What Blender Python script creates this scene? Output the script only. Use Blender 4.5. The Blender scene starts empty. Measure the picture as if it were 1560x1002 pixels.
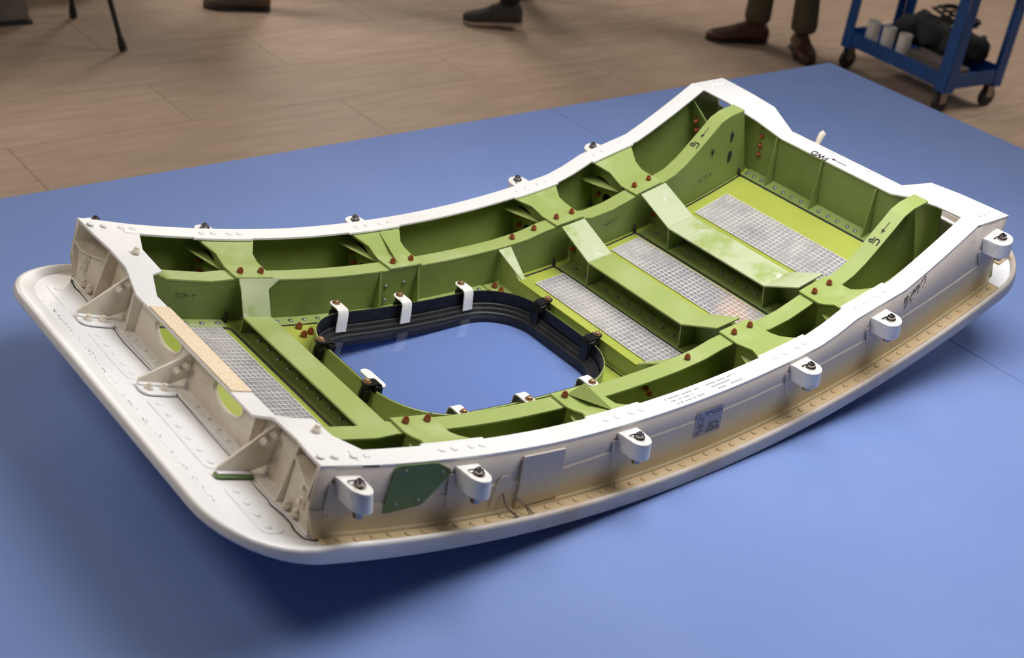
import bpy, bmesh, math, random
from mathutils import Vector, Matrix
random.seed(7)
SC = bpy.context.scene
COL = SC.collection
R = 1.96            # radius of the curved skin (m); table surface is z = 0
FLOOR = -0.74

# ------------------------------------------------------------------ camera
CP = Vector((-1.2846, -1.3179, 1.1051)); AZ, EL, RO, FPX = 0.8325, 0.5262, 0.1440, 2026.1
d_ = Vector((math.cos(EL)*math.cos(AZ), math.cos(EL)*math.sin(AZ), -math.sin(EL)))
r0 = Vector((math.sin(AZ), -math.cos(AZ), 0)); u0 = r0.cross(d_)
rr = r0*math.cos(RO) + u0*math.sin(RO); uu = -r0*math.sin(RO) + u0*math.cos(RO)
cam = bpy.data.cameras.new('camera'); camo = bpy.data.objects.new('camera', cam); COL.objects.link(camo)
camo.matrix_world = Matrix(((rr.x, uu.x, -d_.x, CP.x), (rr.y, uu.y, -d_.y, CP.y), (rr.z, uu.z, -d_.z, CP.z), (0, 0, 0, 1)))
cam.sensor_width = 36; cam.lens = FPX/1560*36
cam.clip_start = .02
cam.dof.use_dof = True; cam.dof.focus_distance = 2.05; cam.dof.aperture_fstop = 5.6
SC.camera = camo
# ------------------------------------------------------------------ world, lights, exposure
w = bpy.data.worlds.new('world'); SC.world = w; w.use_nodes = True
w.node_tree.nodes['Background'].inputs[0].default_value = (.96, .96, 1.0, 1)
w.node_tree.nodes['Background'].inputs[1].default_value = 0.042
def area(name, loc, tgt, sx, sy, power, col=(1, 1, 1)):
    l = bpy.data.lights.new(name, 'AREA'); l.shape = 'RECTANGLE'; l.size = sx; l.size_y = sy; l.energy = power; l.color = col
    o = bpy.data.objects.new(name, l); COL.objects.link(o); o.location = loc
    o.rotation_euler = (Vector(tgt)-Vector(loc)).to_track_quat('-Z', 'Y').to_euler()
    return o
area('table_softbox', (0.30, -.28, 1.29), (0.22, -.38, 0), 1.15, .80, 18.5, (1, .985, .975))
area('fill_lamp', (-1.7, .3, 2.1), (-.6, 0, 0), .8, 0.6, 11, (1, .88, .72))  # unseen fill, added to lift the left end wall
area('fill_lamp', (-.8, 5.3, 2.2), (.8, 4.1, -.74), 1.4, .8, 56, (1, .90, .80))  # unseen fill, added to brighten the floor at the left
area('fill_lamp', (5.5, 1.0, 2.2), (3.6, 3.4, -.74), 1.4, .8, 40, (1, .90, .80))  # unseen fill, added to brighten the floor at the right
area('fill_lamp', (3.4, 6.2, 2.2), (3.4, 3.0, -.74), 1.4, .8, 36, (1, .90, .80))  # one more unseen lamp added for the right-hand floor
SC.view_settings.view_transform = 'Standard'; SC.view_settings.look = 'None'
SC.view_settings.exposure = 0.46; SC.view_settings.gamma = 1.0; SC.view_settings.use_curve_mapping = False

# ------------------------------------------------------------------ materials
def lin(c):
    c = c/255
    return c/12.92 if c <= .04045 else ((c+.055)/1.055)**2.4
def rgb(r, g, b): return (lin(r), lin(g), lin(b), 1)
def newmat(name):
    m = bpy.data.materials.new(name); m.use_nodes = True
    return m, m.node_tree.nodes, m.node_tree.links, m.node_tree.nodes['Principled BSDF']
def mixc(N, L, fac, a, b):
    n = N.new('ShaderNodeMix'); n.data_type = 'RGBA'
    if isinstance(fac, float): n.inputs[0].default_value = fac
    else: L.new(fac, n.inputs[0])
    for i, v in ((6, a), (7, b)):
        if isinstance(v, tuple): n.inputs[i].default_value = v
        else: L.new(v, n.inputs[i])
    return n.outputs[2]
def ramp(N, L, src, lo, hi):
    n = N.new('ShaderNodeMapRange'); n.interpolation_type = 'SMOOTHSTEP'
    n.inputs[1].default_value = lo; n.inputs[2].default_value = hi; L.new(src, n.inputs[0]); return n.outputs[0]
def mul(N, L, a, b):
    n = N.new('ShaderNodeMath'); n.operation = 'MULTIPLY'; L.new(a, n.inputs[0])
    if isinstance(b, float): n.inputs[1].default_value = b
    else: L.new(b, n.inputs[1])
    return n.outputs[0]
def noise(N, L, co, scale, detail=4, rough=.6, stretch=None):
    if stretch:
        mp = N.new('ShaderNodeMapping'); mp.inputs['Scale'].default_value = stretch; L.new(co, mp.inputs[0]); co = mp.outputs[0]
    n = N.new('ShaderNodeTexNoise'); n.inputs['Scale'].default_value = scale; n.inputs['Detail'].default_value = detail
    n.inputs['Roughness'].default_value = rough; L.new(co, n.inputs['Vector']); return n.outputs[0]
def coord(N): return N.new('ShaderNodeTexCoord').outputs['Object']
def paint(name, col, rough=.45, var=None, vlo=.45, vhi=.7, scale=9, spots=None, slo=.66, shi=.7, sscale=40, metal=0., bump=0., spec=.5, coat=0., stretch=None):
    m, N, L, B = newmat(name); co = coord(N)
    c = col
    if var: c = mixc(N, L, ramp(N, L, noise(N, L, co, scale, stretch=stretch), vlo, vhi), c, var)
    if spots: c = mixc(N, L, ramp(N, L, noise(N, L, co, sscale, 6, .7), slo, shi), c, spots)
    if isinstance(c, tuple): B.inputs['Base Color'].default_value = c
    else: L.new(c, B.inputs['Base Color'])
    B.inputs['Roughness'].default_value = rough; B.inputs['Metallic'].default_value = metal
    B.inputs['Specular IOR Level'].default_value = spec; B.inputs['Coat Weight'].default_value = coat
    if bump:
        b = N.new('ShaderNodeBump'); b.inputs['Strength'].default_value = bump; b.inputs['Distance'].default_value = .002
        L.new(noise(N, L, co, 160, 3), b.inputs['Height']); L.new(b.outputs[0], B.inputs['Normal'])
    return m
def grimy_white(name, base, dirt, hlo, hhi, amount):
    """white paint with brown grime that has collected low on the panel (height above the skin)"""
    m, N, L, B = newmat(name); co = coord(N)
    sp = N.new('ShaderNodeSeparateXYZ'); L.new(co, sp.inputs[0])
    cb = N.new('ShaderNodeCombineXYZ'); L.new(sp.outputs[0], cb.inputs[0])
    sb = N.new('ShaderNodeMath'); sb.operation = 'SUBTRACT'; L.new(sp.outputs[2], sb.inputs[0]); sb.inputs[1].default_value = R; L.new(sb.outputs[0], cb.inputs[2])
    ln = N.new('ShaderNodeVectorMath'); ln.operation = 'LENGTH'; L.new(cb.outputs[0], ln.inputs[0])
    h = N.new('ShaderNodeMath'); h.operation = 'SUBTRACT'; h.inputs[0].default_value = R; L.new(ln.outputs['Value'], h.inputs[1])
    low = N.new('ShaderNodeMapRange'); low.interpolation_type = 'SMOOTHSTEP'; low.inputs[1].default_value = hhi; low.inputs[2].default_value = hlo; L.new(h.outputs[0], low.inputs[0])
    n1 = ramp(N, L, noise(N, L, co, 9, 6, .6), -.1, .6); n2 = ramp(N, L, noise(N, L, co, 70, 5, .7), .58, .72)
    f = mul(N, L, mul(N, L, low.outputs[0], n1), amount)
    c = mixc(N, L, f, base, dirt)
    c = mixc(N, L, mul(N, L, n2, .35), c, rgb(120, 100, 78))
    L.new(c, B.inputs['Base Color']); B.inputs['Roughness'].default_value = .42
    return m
M = {}
M['white'] = paint('white_paint', rgb(238, 235, 228), .38, rgb(222, 214, 200), .5, .8, 7, rgb(176, 160, 140), .73, .76, 60)
M['cap'] = paint('white_cap_paint', rgb(228, 227, 226), .36, rgb(218, 214, 208), .5, .8, 6, rgb(190, 182, 170), .76, .79, 80)
M['flange'] = paint('white_flange_paint', rgb(236, 236, 238), .34, rgb(220, 212, 200), .55, .8, 6, rgb(150, 120, 100), .73, .76, 50)
M['endwall'] = paint('cream_wall_paint', rgb(226, 218, 204), .42, rgb(196, 182, 160), .45, .75, 10, rgb(140, 124, 100), .72, .77, 60)
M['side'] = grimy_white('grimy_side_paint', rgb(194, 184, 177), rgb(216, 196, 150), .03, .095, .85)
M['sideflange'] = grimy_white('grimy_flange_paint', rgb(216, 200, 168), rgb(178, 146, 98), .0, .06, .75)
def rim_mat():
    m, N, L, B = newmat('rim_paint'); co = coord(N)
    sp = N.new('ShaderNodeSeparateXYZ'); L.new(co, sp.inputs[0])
    worn_or_shaded = mixc(N, L, ramp(N, L, noise(N, L, co, 9, 5), .45, .75), rgb(190, 181, 174), rgb(166, 146, 122))  # greyed for the shaded side faces, with brown grime mixed in
    worn_or_shaded = mixc(N, L, ramp(N, L, noise(N, L, co, 45, 6, .7), .66, .71), worn_or_shaded, rgb(96, 76, 60))
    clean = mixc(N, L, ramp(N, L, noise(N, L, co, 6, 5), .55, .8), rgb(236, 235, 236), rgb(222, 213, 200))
    c = mixc(N, L, ramp(N, L, sp.outputs[0], -.66, -.42), clean, worn_or_shaded)  # side shade put into the colour, fading in from the left end
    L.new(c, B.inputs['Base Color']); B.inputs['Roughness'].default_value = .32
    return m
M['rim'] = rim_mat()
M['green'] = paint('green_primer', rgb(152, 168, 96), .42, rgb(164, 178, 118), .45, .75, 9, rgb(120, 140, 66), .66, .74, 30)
M['web'] = paint('green_primer_shaded', rgb(122, 139, 76), .45, rgb(110, 126, 66), .45, .7, 8, rgb(96, 110, 56), .7, .76, 40)  # darker copy of the frame green, shade of the webs put into colour
M['strapgreen'] = paint('strap_primer', rgb(153, 170, 96), .4, rgb(170, 184, 124), .45, .7, 12, rgb(176, 166, 90), .68, .76, 25)
M['worn_or_shaded'] = paint('worn_primer', rgb(186, 196, 158), .36, rgb(158, 174, 104), .48, .66, 12, rgb(206, 210, 196), .58, .70, 16)
M['floorgreen'] = paint('yellow_green_primer', rgb(168, 178, 78), .45, rgb(154, 166, 68), .45, .72, 7, rgb(140, 150, 70), .7, .76, 35)
M['darkgreen'] = paint('dark_green_paint', rgb(100, 126, 70), .55, rgb(90, 114, 62), .4, .7, 12)
M['seal'] = paint('black_sealant', rgb(36, 37, 40), .5)
M['black'] = paint('black_plastic', rgb(20, 20, 22), .38, rgb(32, 31, 32), .5, .7, 30, rgb(90, 88, 86), .75, .77, 90, spec=.25)
M['gasket'] = paint('black_rubber', rgb(34, 33, 34), .4, rgb(50, 48, 47), .5, .75, 20, spec=.35)
M['clipwhite'] = paint('clip_white', rgb(236, 234, 230), .4, rgb(216, 212, 206), .5, .7, 60)
M['rust'] = paint('orange_sealant', rgb(146, 76, 38), .28, rgb(98, 46, 24), .42, .62, 260)
M['steel'] = paint('dull_steel', rgb(136, 140, 140), .38, rgb(100, 104, 106), .45, .7, 60, metal=.7)
M['chrome'] = paint('bright_steel', rgb(150, 142, 138), .22, metal=1.)
M['brass'] = paint('bronze_screw', rgb(170, 136, 104), .38, rgb(130, 100, 76), .4, .7, 120, metal=.6)
M['hole'] = paint('dark_recess', rgb(38, 40, 36), .6)
M['velcro'] = paint('tan_hook_tape', rgb(228, 212, 186), .9, rgb(210, 190, 158), .4, .65, 420, bump=.8)
M['ink'] = paint('black_marker', rgb(28, 26, 30), .6)
M['greyink'] = paint('grey_print', rgb(150, 148, 152), .6)
M['plate'] = paint('grey_data_plate', rgb(142, 142, 150), .35, rgb(120, 122, 130), .4, .7, 25, metal=.3)
M['wire'] = paint('steel_wire', rgb(150, 130, 110), .3, metal=.8)
M['crack'] = paint('crack_dark', rgb(44, 48, 34), .7)
def mesh_mat():
    m, N, L, B = newmat('grey_foil'); co = coord(N)
    c = mixc(N, L, ramp(N, L, noise(N, L, co, 5, 3), .35, .7), rgb(196, 192, 190), rgb(150, 150, 158))
    c = mixc(N, L, ramp(N, L, noise(N, L, co, 4, 2, stretch=(1, 1, 1)), .64, .80), c, rgb(206, 166, 140))
    L.new(c, B.inputs['Base Color']); B.inputs['Roughness'].default_value = .4; B.inputs['Metallic'].default_value = .25
    return m
M['foil'] = mesh_mat()
M['grid'] = paint('scrim_thread', rgb(226, 222, 218), .3, rgb(190, 186, 186), .4, .7, 30)
def glass_mat():
    m, N, L, B = newmat('clear_acrylic'); N.remove(B)
    out = N['Material Output']; tr = N.new('ShaderNodeBsdfTransparent'); tr.inputs[0].default_value = (.955, .965, .97, 1)
    gl = N.new('ShaderNodeBsdfGlossy'); gl.inputs['Roughness'].default_value = .03
    fr = N.new('ShaderNodeFresnel'); fr.inputs[0].default_value = 1.49
    mx = N.new('ShaderNodeMixShader'); L.new(fr.outputs[0], mx.inputs[0]); L.new(tr.outputs[0], mx.inputs[1]); L.new(gl.outputs[0], mx.inputs[2])
    L.new(mx.outputs[0], out.inputs[0]); return m
M['glass'] = glass_mat()
def mat_blue():
    m, N, L, B = newmat('blue_vinyl_foam'); co = coord(N)
    c = mixc(N, L, ramp(N, L, noise(N, L, co, 2.2, 4), .35, .7), rgb(116, 139, 195), rgb(122, 144, 198))
    c = mixc(N, L, ramp(N, L, noise(N, L, co, 120, 4, .8), .74, .78), c, rgb(80, 98, 150))
    c = mixc(N, L, ramp(N, L, noise(N, L, co, 30, 6, .7, stretch=(.25, 2.2, 1)), .70, .80), c, rgb(128, 150, 206))
    L.new(c, B.inputs['Base Color']); B.inputs['Roughness'].default_value = .65; B.inputs['Specular IOR Level'].default_value = .18
    b = N.new('ShaderNodeBump'); b.inputs['Strength'].default_value = .15; b.inputs['Distance'].default_value = .001
    L.new(noise(N, L, co, 350, 2), b.inputs['Height']); L.new(b.outputs[0], B.inputs['Normal'])
    return m
M['blue'] = mat_blue()
def mat_tile():
    m, N, L, B = newmat('wood_look_tile'); co = coord(N)
    oi = N.new('ShaderNodeObjectInfo')
    c = mixc(N, L, ramp(N, L, noise(N, L, co, 3, 5, .6, stretch=(1.2, 9, 1)), .3, .72), rgb(208, 184, 163), rgb(184, 160, 140))
    c = mixc(N, L, mul(N, L, oi.outputs['Random'], .35), c, rgb(172, 148, 129))
    L.new(c, B.inputs['Base Color']); B.inputs['Roughness'].default_value = .5; B.inputs['Specular IOR Level'].default_value = .3
    return m
M['tile'] = mat_tile()
M['grout'] = paint('grout', rgb(112, 98, 86), .8)
M['wall'] = paint('wall_paint', rgb(176, 170, 160), .8, rgb(168, 162, 152), .4, .7, 2)
M['wood'] = paint('table_laminate', rgb(150, 140, 128), .5)
M['metal'] = paint('grey_metal', rgb(120, 122, 126), .4, metal=.6)
M['cartblue'] = paint('blue_enamel', rgb(16, 78, 150), .4, rgb(14, 68, 132), .4, .7, 8)
M['rubber'] = paint('black_rubber_tyre', rgb(26, 26, 27), .6)
M['fabric'] = paint('black_nylon', rgb(24, 24, 27), .8, rgb(36, 36, 40), .4, .7, 20)
M['paper'] = paint('white_paper', rgb(226, 222, 218), .8)
M['greybox'] = paint('grey_case', rgb(120, 110, 104), .5, rgb(104, 96, 92), .4, .7, 10)

# ------------------------------------------------------------------ mesh helpers
def P(s, y, h):
    t = s/R
    return Vector(((R-h)*math.sin(t), y, R-(R-h)*math.cos(t)))
def frame(s):
    t = s/R
    return Vector((math.cos(t), 0, math.sin(t))), Vector((0, 1, 0)), Vector((-math.sin(t), 0, math.cos(t)))
def link(o, parent=None):
    COL.objects.link(o)
    if parent is not None: o.parent = parent
    return o
def build(name, bm, mat, parent=None, sh=True, bevel=0., smooth=False, segs=2, angle=40, label=None, kind=None):
    if sh:
        for v in bm.verts: v.co = P(*v.co)
    bmesh.ops.recalc_face_normals(bm, faces=bm.faces[:])
    me = bpy.data.meshes.new(name); bm.to_mesh(me); bm.free(); me.materials.append(mat)
    o = bpy.data.objects.new(name, me); link(o, parent)
    if bevel:
        b = o.modifiers.new('bevel', 'BEVEL'); b.width = bevel; b.segments = segs; b.limit_method = 'ANGLE'; b.angle_limit = math.radians(angle)
    if smooth or bevel:
        for p in me.polygons: p.use_smooth = True
        try: me.set_sharp_from_angle(angle=math.radians(angle))
        except Exception: pass
    if label: o['label'] = label
    if kind: o['kind'] = kind
    return o
def B_(): return bmesh.new()
def dens(pl, step=.025):
    out = [pl[0]]
    for a, b in zip(pl, pl[1:]):
        n = max(1, int(math.ceil(max(abs(b[0]-a[0]), 0)/step)))
        for i in range(1, n+1): out.append(tuple(a[k]+(b[k]-a[k])*i/n for k in range(3)))
    return out
def strip(bm, A, Bl, vec):
    """solid strip between polylines A and Bl, thickness vec"""
    n = len(A); va = []
    for pl, off in ((A, (0, 0, 0)), (Bl, (0, 0, 0)), (Bl, vec), (A, vec)):
        va.append([bm.verts.new((p[0]+off[0], p[1]+off[1], p[2]+off[2])) for p in pl])
    for i in range(n-1):
        for k in range(4):
            a, b = va[k], va[(k+1) % 4]
            bm.faces.new((a[i], a[i+1], b[i+1], b[i]))
    bm.faces.new([va[k][0] for k in range(4)]); bm.faces.new([va[k][-1] for k in range(3, -1, -1)])
def prism(bm, poly, vec):
    a = [bm.verts.new(p) for p in poly]; b = [bm.verts.new((p[0]+vec[0], p[1]+vec[1], p[2]+vec[2])) for p in poly]
    n = len(poly)
    bm.faces.new(a); bm.faces.new(b[::-1])
    for i in range(n): bm.faces.new((a[i], b[i], b[(i+1) % n], a[(i+1) % n]))
def box(bm, x0, x1, y0, y1, z0, z1, step=.03, sh=True):
    if sh and x1-x0 > step*1.5:
        A = dens([(x0, y0, z0), (x1, y0, z0)], step); Bq = dens([(x0, y1, z0), (x1, y1, z0)], step)
        strip(bm, A, Bq, (0, 0, z1-z0))
    else:
        prism(bm, [(x0, y0, z0), (x1, y0, z0), (x1, y1, z0), (x0, y1, z0)], (0, 0, z1-z0))
def holed(bm, outer, holes, vec):
    """planar plate (sh coords) with holes, extruded by vec"""
    vs, es = [], []
    for lp in [outer]+holes:
        v = [bm.verts.new(p) for p in lp]; vs += v
        es += [bm.edges.new((v[i], v[(i+1) % len(v)])) for i in range(len(v))]
    g = bmesh.ops.triangle_fill(bm, use_beauty=True, use_dissolve=False, edges=es)
    fs = [f for f in g['geom'] if isinstance(f, bmesh.types.BMFace)]
    e = bmesh.ops.extrude_face_region(bm, geom=fs)
    for v in e['geom']:
        if isinstance(v, bmesh.types.BMVert): v.co += Vector(vec)
def cyl(bm, c, axis, r, L, n=14, r2=None, cap_round=0.):
    """cylinder in current coords: from c along axis (unit) length L"""
    ax = Vector(axis).normalized(); t = ax.orthogonal().normalized(); b = ax.cross(t); c = Vector(c)
    r2 = r if r2 is None else r2
    prof = [(0, r), (L, r2)] if not cap_round else [(0, r), (L-cap_round, r2), (L-cap_round*.35, r2*.85), (L, r2*.45)]
    rings = []
    for z, q in prof:
        rings.append([bm.verts.new(c+ax*z+(t*math.cos(2*math.pi*i/n)+b*math.sin(2*math.pi*i/n))*q) for i in range(n)])
    for A, C in zip(rings, rings[1:]):
        for i in range(n): bm.faces.new((A[i], A[(i+1) % n], C[(i+1) % n], C[i]))
    bm.faces.new(rings[0][::-1]); bm.faces.new(rings[-1])
def tube(bm, pts, r, n=8):
    pts = [Vector(p) for p in pts]; rings = []
    for i, p in enumerate(pts):
        a = pts[max(i-1, 0)]; b = pts[min(i+1, len(pts)-1)]; ax = (b-a).normalized()
        t = ax.cross(Vector((.123, .456, .88))).normalized(); bb = ax.cross(t)
        rad = r[i] if isinstance(r, (list, tuple)) else r
        rings.append([bm.verts.new(p+(t*math.cos(2*math.pi*k/n)+bb*math.sin(2*math.pi*k/n))*rad) for k in range(n)])
    for A, C in zip(rings, rings[1:]):
        for i in range(n): bm.faces.new((A[i], A[(i+1) % n], C[(i+1) % n], C[i]))
    bm.faces.new(rings[0][::-1]); bm.faces.new(rings[-1])
def rrect(c0, c1, h0, h1, r, n=10, rl=None):
    """rounded rectangle: list of (a, b, na, nb); r for +a side corners, rl for -a side"""
    rl = r if rl is None else rl
    out = []
    for sa, sb, a0 in ((1, -1, -90), (1, 1, 0), (-1, 1, 90), (-1, -1, 180)):
        q = r if sa > 0 else rl
        for i in range(n+1):
            t = math.radians(a0+90*i/n)
            out.append((c0+sa*(h0-q)+q*math.cos(t), c1+sb*(h1-q)+q*math.sin(t), math.cos(t), math.sin(t)))
    return out
def dens_loop(lp, step):
    out = []
    for i, a in enumerate(lp):
        b = lp[(i+1) % len(lp)]
        n = max(1, int(math.hypot(b[0]-a[0], b[1]-a[1])/step))
        for k in range(n):
            q = tuple(a[j]+(b[j]-a[j])*k/n for j in range(4)); m = math.hypot(q[2], q[3]); out.append((q[0], q[1], q[2]/m, q[3]/m))
    return out
def sweep_loop(bm, loop, prof):
    """closed sweep; prof(i, pt) -> list of (outward offset, h)"""
    rings = []
    for i, p in enumerate(loop):
        rings.append([bm.verts.new((p[0]+p[2]*d, p[1]+p[3]*d, h)) for d, h in prof(i, p)])
    n = len(rings); m = len(rings[0])
    for i in range(n):
        A, C = rings[i], rings[(i+1) % n]
        for k in range(m): bm.faces.new((A[k], A[(k+1) % m], C[(k+1) % m], C[k]))
def mesh_of(name, fn, mat, smooth=True):
    bm = B_(); fn(bm); bmesh.ops.recalc_face_normals(bm, faces=bm.faces[:])
    me = bpy.data.meshes.new(name); bm.to_mesh(me); bm.free(); me.materials.append(mat)
    for p in me.polygons: p.use_smooth = smooth
    try: me.set_sharp_from_angle(angle=math.radians(45))
    except Exception: pass
    return me
def place(me, name, parent, pos, dirn=(0, 0, 1), scale=1.):
    """instance of mesh me at sh position pos, local +z along dirn (sh frame)"""
    es, ey, eh = frame(pos[0]); dv = (es*dirn[0]+ey*dirn[1]+eh*dirn[2]).normalized()
    o = bpy.data.objects.new(name, me); link(o, parent)
    q = dv.to_track_quat('Z', 'Y')
    o.matrix_world = Matrix.Translation(P(*pos)) @ q.to_matrix().to_4x4() @ Matrix.Scale(scale, 4)
    return o
def put(me, name, parent, loc, rot=(0, 0, 0), scale=(1, 1, 1)):
    o = bpy.data.objects.new(name, me); link(o, parent); o.location = loc; o.rotation_euler = rot; o.scale = scale; return o
def empty(name, loc, label, cat, group=None):
    o = bpy.data.objects.new(name, None); link(o); o.location = loc; o['label'] = label; o['category'] = cat
    o.empty_display_size = .1
    if group: o['group'] = group
    return o

ME = {}
ME['rivet'] = mesh_of('rivet', lambda b: cyl(b, (0, 0, -.0005), (0, 0, 1), .0046, .0026, 12, cap_round=.0016), M['flange'])
ME['siderivet'] = mesh_of('rivet', lambda b: cyl(b, (0, 0, -.0005), (0, 0, 1), .0046, .0026, 12, cap_round=.0016), M['sideflange'])
ME['caprivet'] = mesh_of('rivet', lambda b: cyl(b, (0, 0, -.0005), (0, 0, 1), .0050, .0024, 12, cap_round=.0012), M['cap'])
ME['greyrivet'] = mesh_of('rivet', lambda b: cyl(b, (0, 0, -.0005), (0, 0, 1), .0040, .0028, 12, cap_round=.0018), M['steel'])
def redbolt(b):
    cyl(b, (0, 0, 0), (0, 0, 1), .0049, .0056, 12, r2=.0046); cyl(b, (0, 0, .0056), (0, 0, 1), .0041, .0022, 12, r2=.0031); cyl(b, (0, 0, .0078), (0, 0, 1), .0022, .0014, 10)
ME['bolt'] = mesh_of('bolt', redbolt, M['rust'])
def whitebolt(b):
    cyl(b, (0, 0, 0), (0, 0, 1), .0058, .0038, 12, r2=.0054); cyl(b, (0, 0, .0038), (0, 0, 1), .0040, .0048, 12, r2=.0032)
ME['wbolt'] = mesh_of('bolt', whitebolt, M['endwall'])
ME['screw'] = mesh_of('screw', lambda b: (cyl(b, (0, 0, 0), (0, 0, 1), .0062, .0016, 14), cyl(b, (0, 0, .0016), (0, 0, 1), .0042, .0036, 12, cap_round=.0012)), M['brass'])

# ================================================================== SETTING
def wbox(bm, x0, x1, y0, y1, z0, z1): box(bm, x0, x1, y0, y1, z0, z1, sh=False)
bm = B_(); wbox(bm, -5, 9, -5, 9, FLOOR-.10, FLOOR-.004)
floor = build('floor', bm, M['grout'], sh=False); floor['kind'] = 'structure'; floor['label'] = 'wood-look tiled floor of the room'
TW, TD = 1.24, .372
tme = mesh_of('tile', lambda b: wbox(b, .0015, TW-.0015, .0015, TD-.0015, -.008, 0), M['tile'], False)
for k in range(-7, 18):
    y = 2.666+k*TD-.0
    off = .71 if k % 2 == 0 else .71-TW*.52
    for i in range(-3, 6):
        x = off+i*TW
        if x+TW < -2.2 or x > 7.5 or y > 8.4: continue
        put(tme, 'tile', floor, (x, y, FLOOR))
for nm, a in (('wall_back', (-5, 9, 8.6, 8.7, FLOOR, 2.1)), ('wall_right', (8.6, 8.7, -5, 8.6, FLOOR, 2.1)), ('wall_left', (-5.1, -5, -5, 8.7, FLOOR, 2.1))):
    bm = B_(); wbox(bm, *a); o = build(nm, bm, M['wall'], sh=False); o['kind'] = 'structure'; o['label'] = 'plain painted room wall'
for nm, a in (('baseboard_back', (-5, 8.6, 8.585, 8.6, FLOOR, FLOOR+.1)), ('baseboard_right', (8.585, 8.6, -5, 8.585, FLOOR, FLOOR+.1))):
    bm = B_(); wbox(bm, *a); o = build(nm, bm, M['greybox'], sh=False); o['kind'] = 'structure'; o['label'] = 'grey baseboard strip along the wall'

# ---- table with two abutting blue foam sheets (aligned to the table edges)
TH = -.0145
tab = empty('work_table', (.25, -.05, FLOOR), 'large work table under the blue foam sheets', 'table')
def trot(o): o.matrix_world = Matrix.Rotation(TH, 4, 'Z')
TX0, TX1, TY0, TY1 = -1.25, 1.692, -1.05, .858
bm = B_(); wbox(bm, TX0+.004, TX1-.004, TY0+.004, TY1-.004, -.046, -.012)
o = build('tabletop', bm, M['wood'], sh=False, bevel=.002); o.parent = tab; o.matrix_parent_inverse = tab.matrix_world.inverted(); 
bpy.context.view_layer.update()
def adopt(o, p):
    o.parent = p; o.matrix_parent_inverse = Matrix.Translation(-p.location)
adopt(o, tab); o.rotation_euler.z = TH
for sx in (TX0+.12, TX1-.12):
    for sy in (TY0+.12, TY1-.12):
        bm = B_(); wbox(bm, sx-.025, sx+.025, sy-.025, sy+.025, FLOOR, -.046); o = build('leg', bm, M['metal'], sh=False, bevel=.003); adopt(o, tab); o.rotation_euler.z = TH
for a in ((TX0+.1, TX1-.1, TY0+.1, TY0+.125, -.11, -.046), (TX0+.1, TX1-.1, TY1-.125, TY1-.1, -.11, -.046)):
    bm = B_(); wbox(bm, *a); o = build('apron', bm, M['metal'], sh=False); adopt(o, tab); o.rotation_euler.z = TH
SEAM = .694
for a, lab in (((TX0, SEAM-.0008, TY0, TY1, -.012, 0), 'wide blue foam sheet covering the table under the window end of the door plug'),
               ((SEAM+.0008, TX1, TY0, TY1, -.012, 0), 'smaller blue foam sheet at the corner end of the table beyond the seam')):
    bm = B_(); wbox(bm, *a); o = build('foam_mat', bm, M['blue'], sh=False, bevel=.0015); o.rotation_euler.z = TH
    o['label'] = lab; o['category'] = 'foam mat'; o['group'] = 'blue foam sheets on the table'

# ================================================================== DOOR PLUG
plug = empty('aircraft_door_plug', (0, 0, 0), 'curved white-and-green aircraft door plug lying skin side down on the blue table', 'door plug')
# ---- skin with window opening, rim
WC, WHS, WHY, WR = -.185, .215, .155, .098          # window frame ring
OUT = rrect(.0125, 0, .7875, .366, .105, 10, rl=.118)
def radial(lp, ang):
    best = None
    for i in range(len(lp)):
        a, b = lp[i], lp[(i+1) % len(lp)]
        ax, ay, bx, by = a[0]-WC, a[1], b[0]-WC, b[1]
        dx, dy = math.cos(ang), math.sin(ang)
        den = dx*(by-ay)-dy*(bx-ax)
        if abs(den) < 1e-12: continue
        t = (ax*(by-ay)-ay*(bx-ax))/den; u = (ax*dy-ay*dx)/den
        if t > 0 and -1e-9 <= u <= 1+1e-9: return t
    return 1
HOLE = rrect(WC, 0, WHS-.0165, WHY-.0165, WR-.0165, 10)
def ringplate(outer, inner, h0, h1, name, mat, parent, N=144, K=18):
    bm = B_(); lay = []
    for h in (h0, h1):
        rows = []
        for j in range(N):
            a = 2*math.pi*(j+.5)/N; ro, ri = radial(outer, a), radial(inner, a); row = []
            for k in range(K+1):
                r = ri+(ro-ri)*k/K
                row.append(bm.verts.new((WC+r*math.cos(a), r*math.sin(a), h)))
            rows.append(row)
        lay.append(rows)
    for j in range(N):
        q = (j+1) % N
        for k in range(K):
            for l in (0, 1):
                L_ = lay[l]; bm.faces.new((L_[j][k], L_[j][k+1], L_[q][k+1], L_[q][k]))
        for k in (0, K): bm.faces.new((lay[0][j][k], lay[1][j][k], lay[1][q][k], lay[0][q][k]))
    return build(name, bm, mat, parent, smooth=True)
inset = [(p[0]-p[2]*.006, p[1]-p[3]*.006, p[2], p[3]) for p in OUT]
skin = ringplate(inset, HOLE, .0015, .014, 'skin_panel', M['flange'], plug)
def rimtop(p):
    t = min(1, max(0, (p[0]+.755)/.14)); t = t*t*(3-2*t)      # flush at the left end, a raised lip along the sides
    return .0152+.0112*t
def rimprof(i, p):
    ht = rimtop(p); k = (ht-.0152)/.0112
    return [(-.026+.017*k, .0142), (-.024+.0155*k, .0146+.25*(ht-.0152)), (-.010+.0025*k, ht-.0015*k), (-.0055, ht), (-.0022, ht-.0006), (-.0004, ht-.0026), (0, ht-.0050), (0, .0050), (-.0006, .0026), (-.003, .0005), (-.012, 0), (-.024, .0016)]
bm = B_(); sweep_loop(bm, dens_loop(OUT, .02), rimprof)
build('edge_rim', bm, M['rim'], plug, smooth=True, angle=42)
INNER = rrect(.008, 0, .662, .324, .012, 4)
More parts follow.
